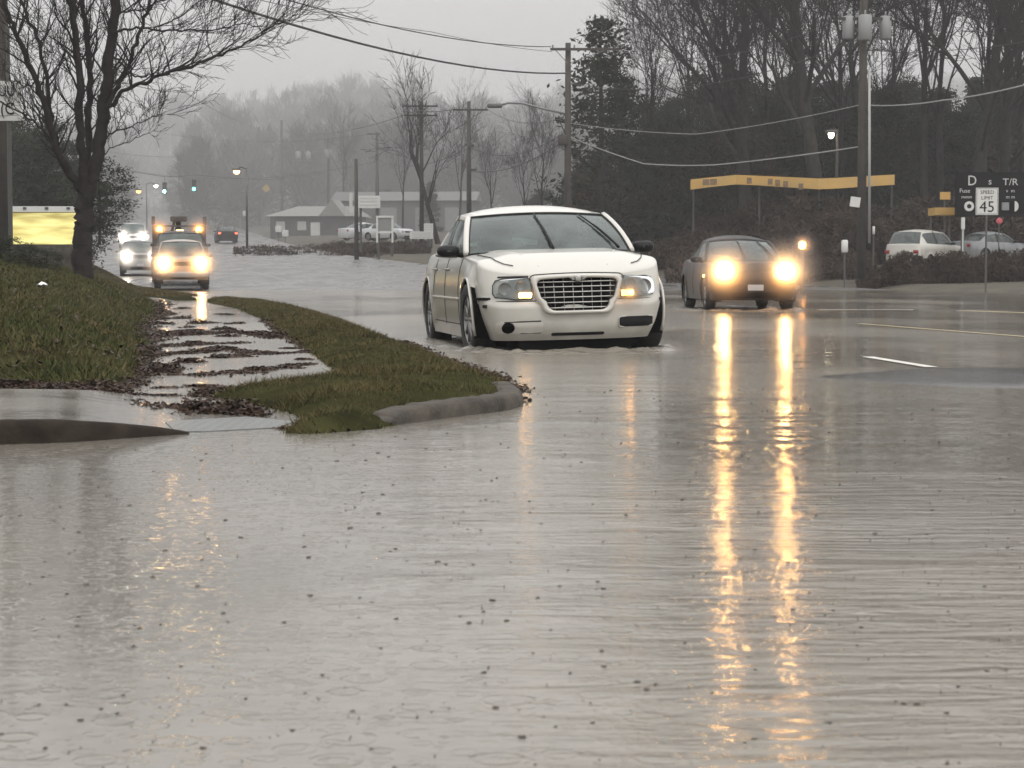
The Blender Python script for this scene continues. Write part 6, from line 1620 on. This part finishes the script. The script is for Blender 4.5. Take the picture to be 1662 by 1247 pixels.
brush('undergrowth', 100000, 960, 1760, 96, 112, 2.5, M_BRUSH, .17, .25, seed=5, hf=lambda p: np.clip((p - 940) / 260, .15, 1))
brush('wood_understorey', 90000, 930, 1760, 116, 132, 5.5, M_BRUSH, .24, .12, seed=6)
brush('roadside_weeds', 30000, 380, 700, 128, 156, .55, M_BRUSH, .10, .5, seed=7, hf=lambda p: np.where(p < 560, .8, .35))
brush('bank_weeds', 26000, 1080, 1420, 84, 96, .9, M_BRUSH, .12, .3, seed=8)
brush('left_bank_brush', 24000, -120, 150, 66, 84, 1.6, M_BRUSH, .12, .3, seed=9)

# ---- far wood as one mass: many twiggy crowns
def far_wood(name, lst, mat, leaf, seed, n_per=2600):
    g = np.random.default_rng(seed); QQ = []
    for (px, Y, top, wpx) in lst:
        x = (px - 831) / FPX * Y; zg = ground_z(x, Y) - 1; H_ = W(px, top, Y).z - zg; Rr = wpx / FPX * Y; n = n_per; nc = 60
        v = g.normal(size=(nc, 3)); v /= np.linalg.norm(v, axis=1)[:, None]; v *= g.uniform(.3, 1, nc)[:, None] ** .45
        C_ = v * np.array([Rr, Rr, H_ * .38]) + np.array([0, 0, H_ * .62]); cs = g.uniform(.4, 1, nc) * Rr * .30
        ci = g.integers(0, nc, n); P_ = C_[ci] + g.normal(size=(n, 3)) * cs[ci][:, None] * .7
        low = g.random(n) < .22; P_[low, 2] = g.uniform(0, H_ * .5, low.sum()); P_[:, 0] += x; P_[:, 1] += Y; P_[:, 2] = np.maximum(P_[:, 2], 0) + zg
        d = P_ - np.array([x, Y, zg + H_ * .25]); d /= np.linalg.norm(d, axis=1)[:, None]; u = d + g.normal(size=(n, 3)) * .45; u /= np.linalg.norm(u, axis=1)[:, None]; w = np.cross(u, g.normal(size=(n, 3))); w /= np.linalg.norm(w, axis=1)[:, None]
        s = leaf * g.uniform(.5, 1.7, n)[:, None]; th = .07 if leaf > .5 else .3; Q = np.empty((n, 4, 3)); Q[:, 0] = P_ - u * s; Q[:, 1] = P_ + w * s * th; Q[:, 2] = P_ + u * s; Q[:, 3] = P_ - w * s * th; QQ.append(Q)
    Q = np.concatenate(QQ); o = tri_obj(name, Q.reshape(-1, 3), len(Q), 4, mat); tag(o, kind='stuff'); return o
rf = random.Random(9)
prof = [(-120, 150), (0, 180), (60, 205), (200, 190), (260, 160), (300, 150), (350, 140), (400, 146), (450, 132), (500, 130), (545, 122), (590, 117), (640, 122), (690, 128), (730, 160), (770, 148), (820, 158), (870, 168), (900, 150), (960, 130), (1050, 120), (1800, 90)]
def topy(px): return float(np.interp(px, [p[0] for p in prof], [p[1] for p in prof]))
lst = [];
for Y, dx, dt in ((430, 34, -2), (370, 38, 12), (310, 44, 40), (255, 50, 75)):
    px = -120
    while px < 1100:
        lim = 190 < px < 300 and Y < 420
        if not lim: lst.append((px + rf.uniform(-12, 12), Y + rf.uniform(-18, 18), topy(px) + dt + rf.uniform(-6, 16), rf.uniform(24, 40)))
        px += dx
far_wood('far_woods', lst, M_FAR, .85, 2, 2600)
far_wood('hill_woods', [(px + rf.uniform(-10, 10), 560 + rf.uniform(-20, 20), topy(px) + 18 + rf.uniform(-6, 10), 30) for px in range(-100, 1700, 36)], M_FAR, 1.1, 3, 1800)
# ================================================================ air
def haze():
    mt = bpy.data.materials.new('haze_air'); mt.use_nodes = True; nt = mt.node_tree; nt.nodes.clear()
    v = nt.nodes.new('ShaderNodeVolumePrincipled'); v.inputs['Color'].default_value = (.93, .93, .94, 1); v.inputs['Density'].default_value = HAZE; v.inputs['Anisotropy'].default_value = .25
    o_ = nt.nodes.new('ShaderNodeOutputMaterial'); nt.links.new(v.outputs[0], o_.inputs['Volume'])
    m = MB(); m.box((0, 300, 34), (1800, 900, 82)); o = m.build('haze', mt); tag(o, kind='stuff'); return o
HAZE = .00078
haze()
def mist_bank():  # second, denser haze volume added to pale the far wood and road
    mt = bpy.data.materials.new('mist_air'); mt.use_nodes = True; nt = mt.node_tree; nt.nodes.clear()
    v = nt.nodes.new('ShaderNodeVolumePrincipled'); v.inputs['Color'].default_value = (.94, .94, .94, 1); v.inputs['Density'].default_value = .0043; v.inputs['Anisotropy'].default_value = .2
    o_ = nt.nodes.new('ShaderNodeOutputMaterial'); nt.links.new(v.outputs[0], o_.inputs['Volume'])
    m = MB(); m.box((0, 312, 30), (1400, 320, 66)); o = m.build('mist', mt); tag(o, kind='stuff')
mist_bank()
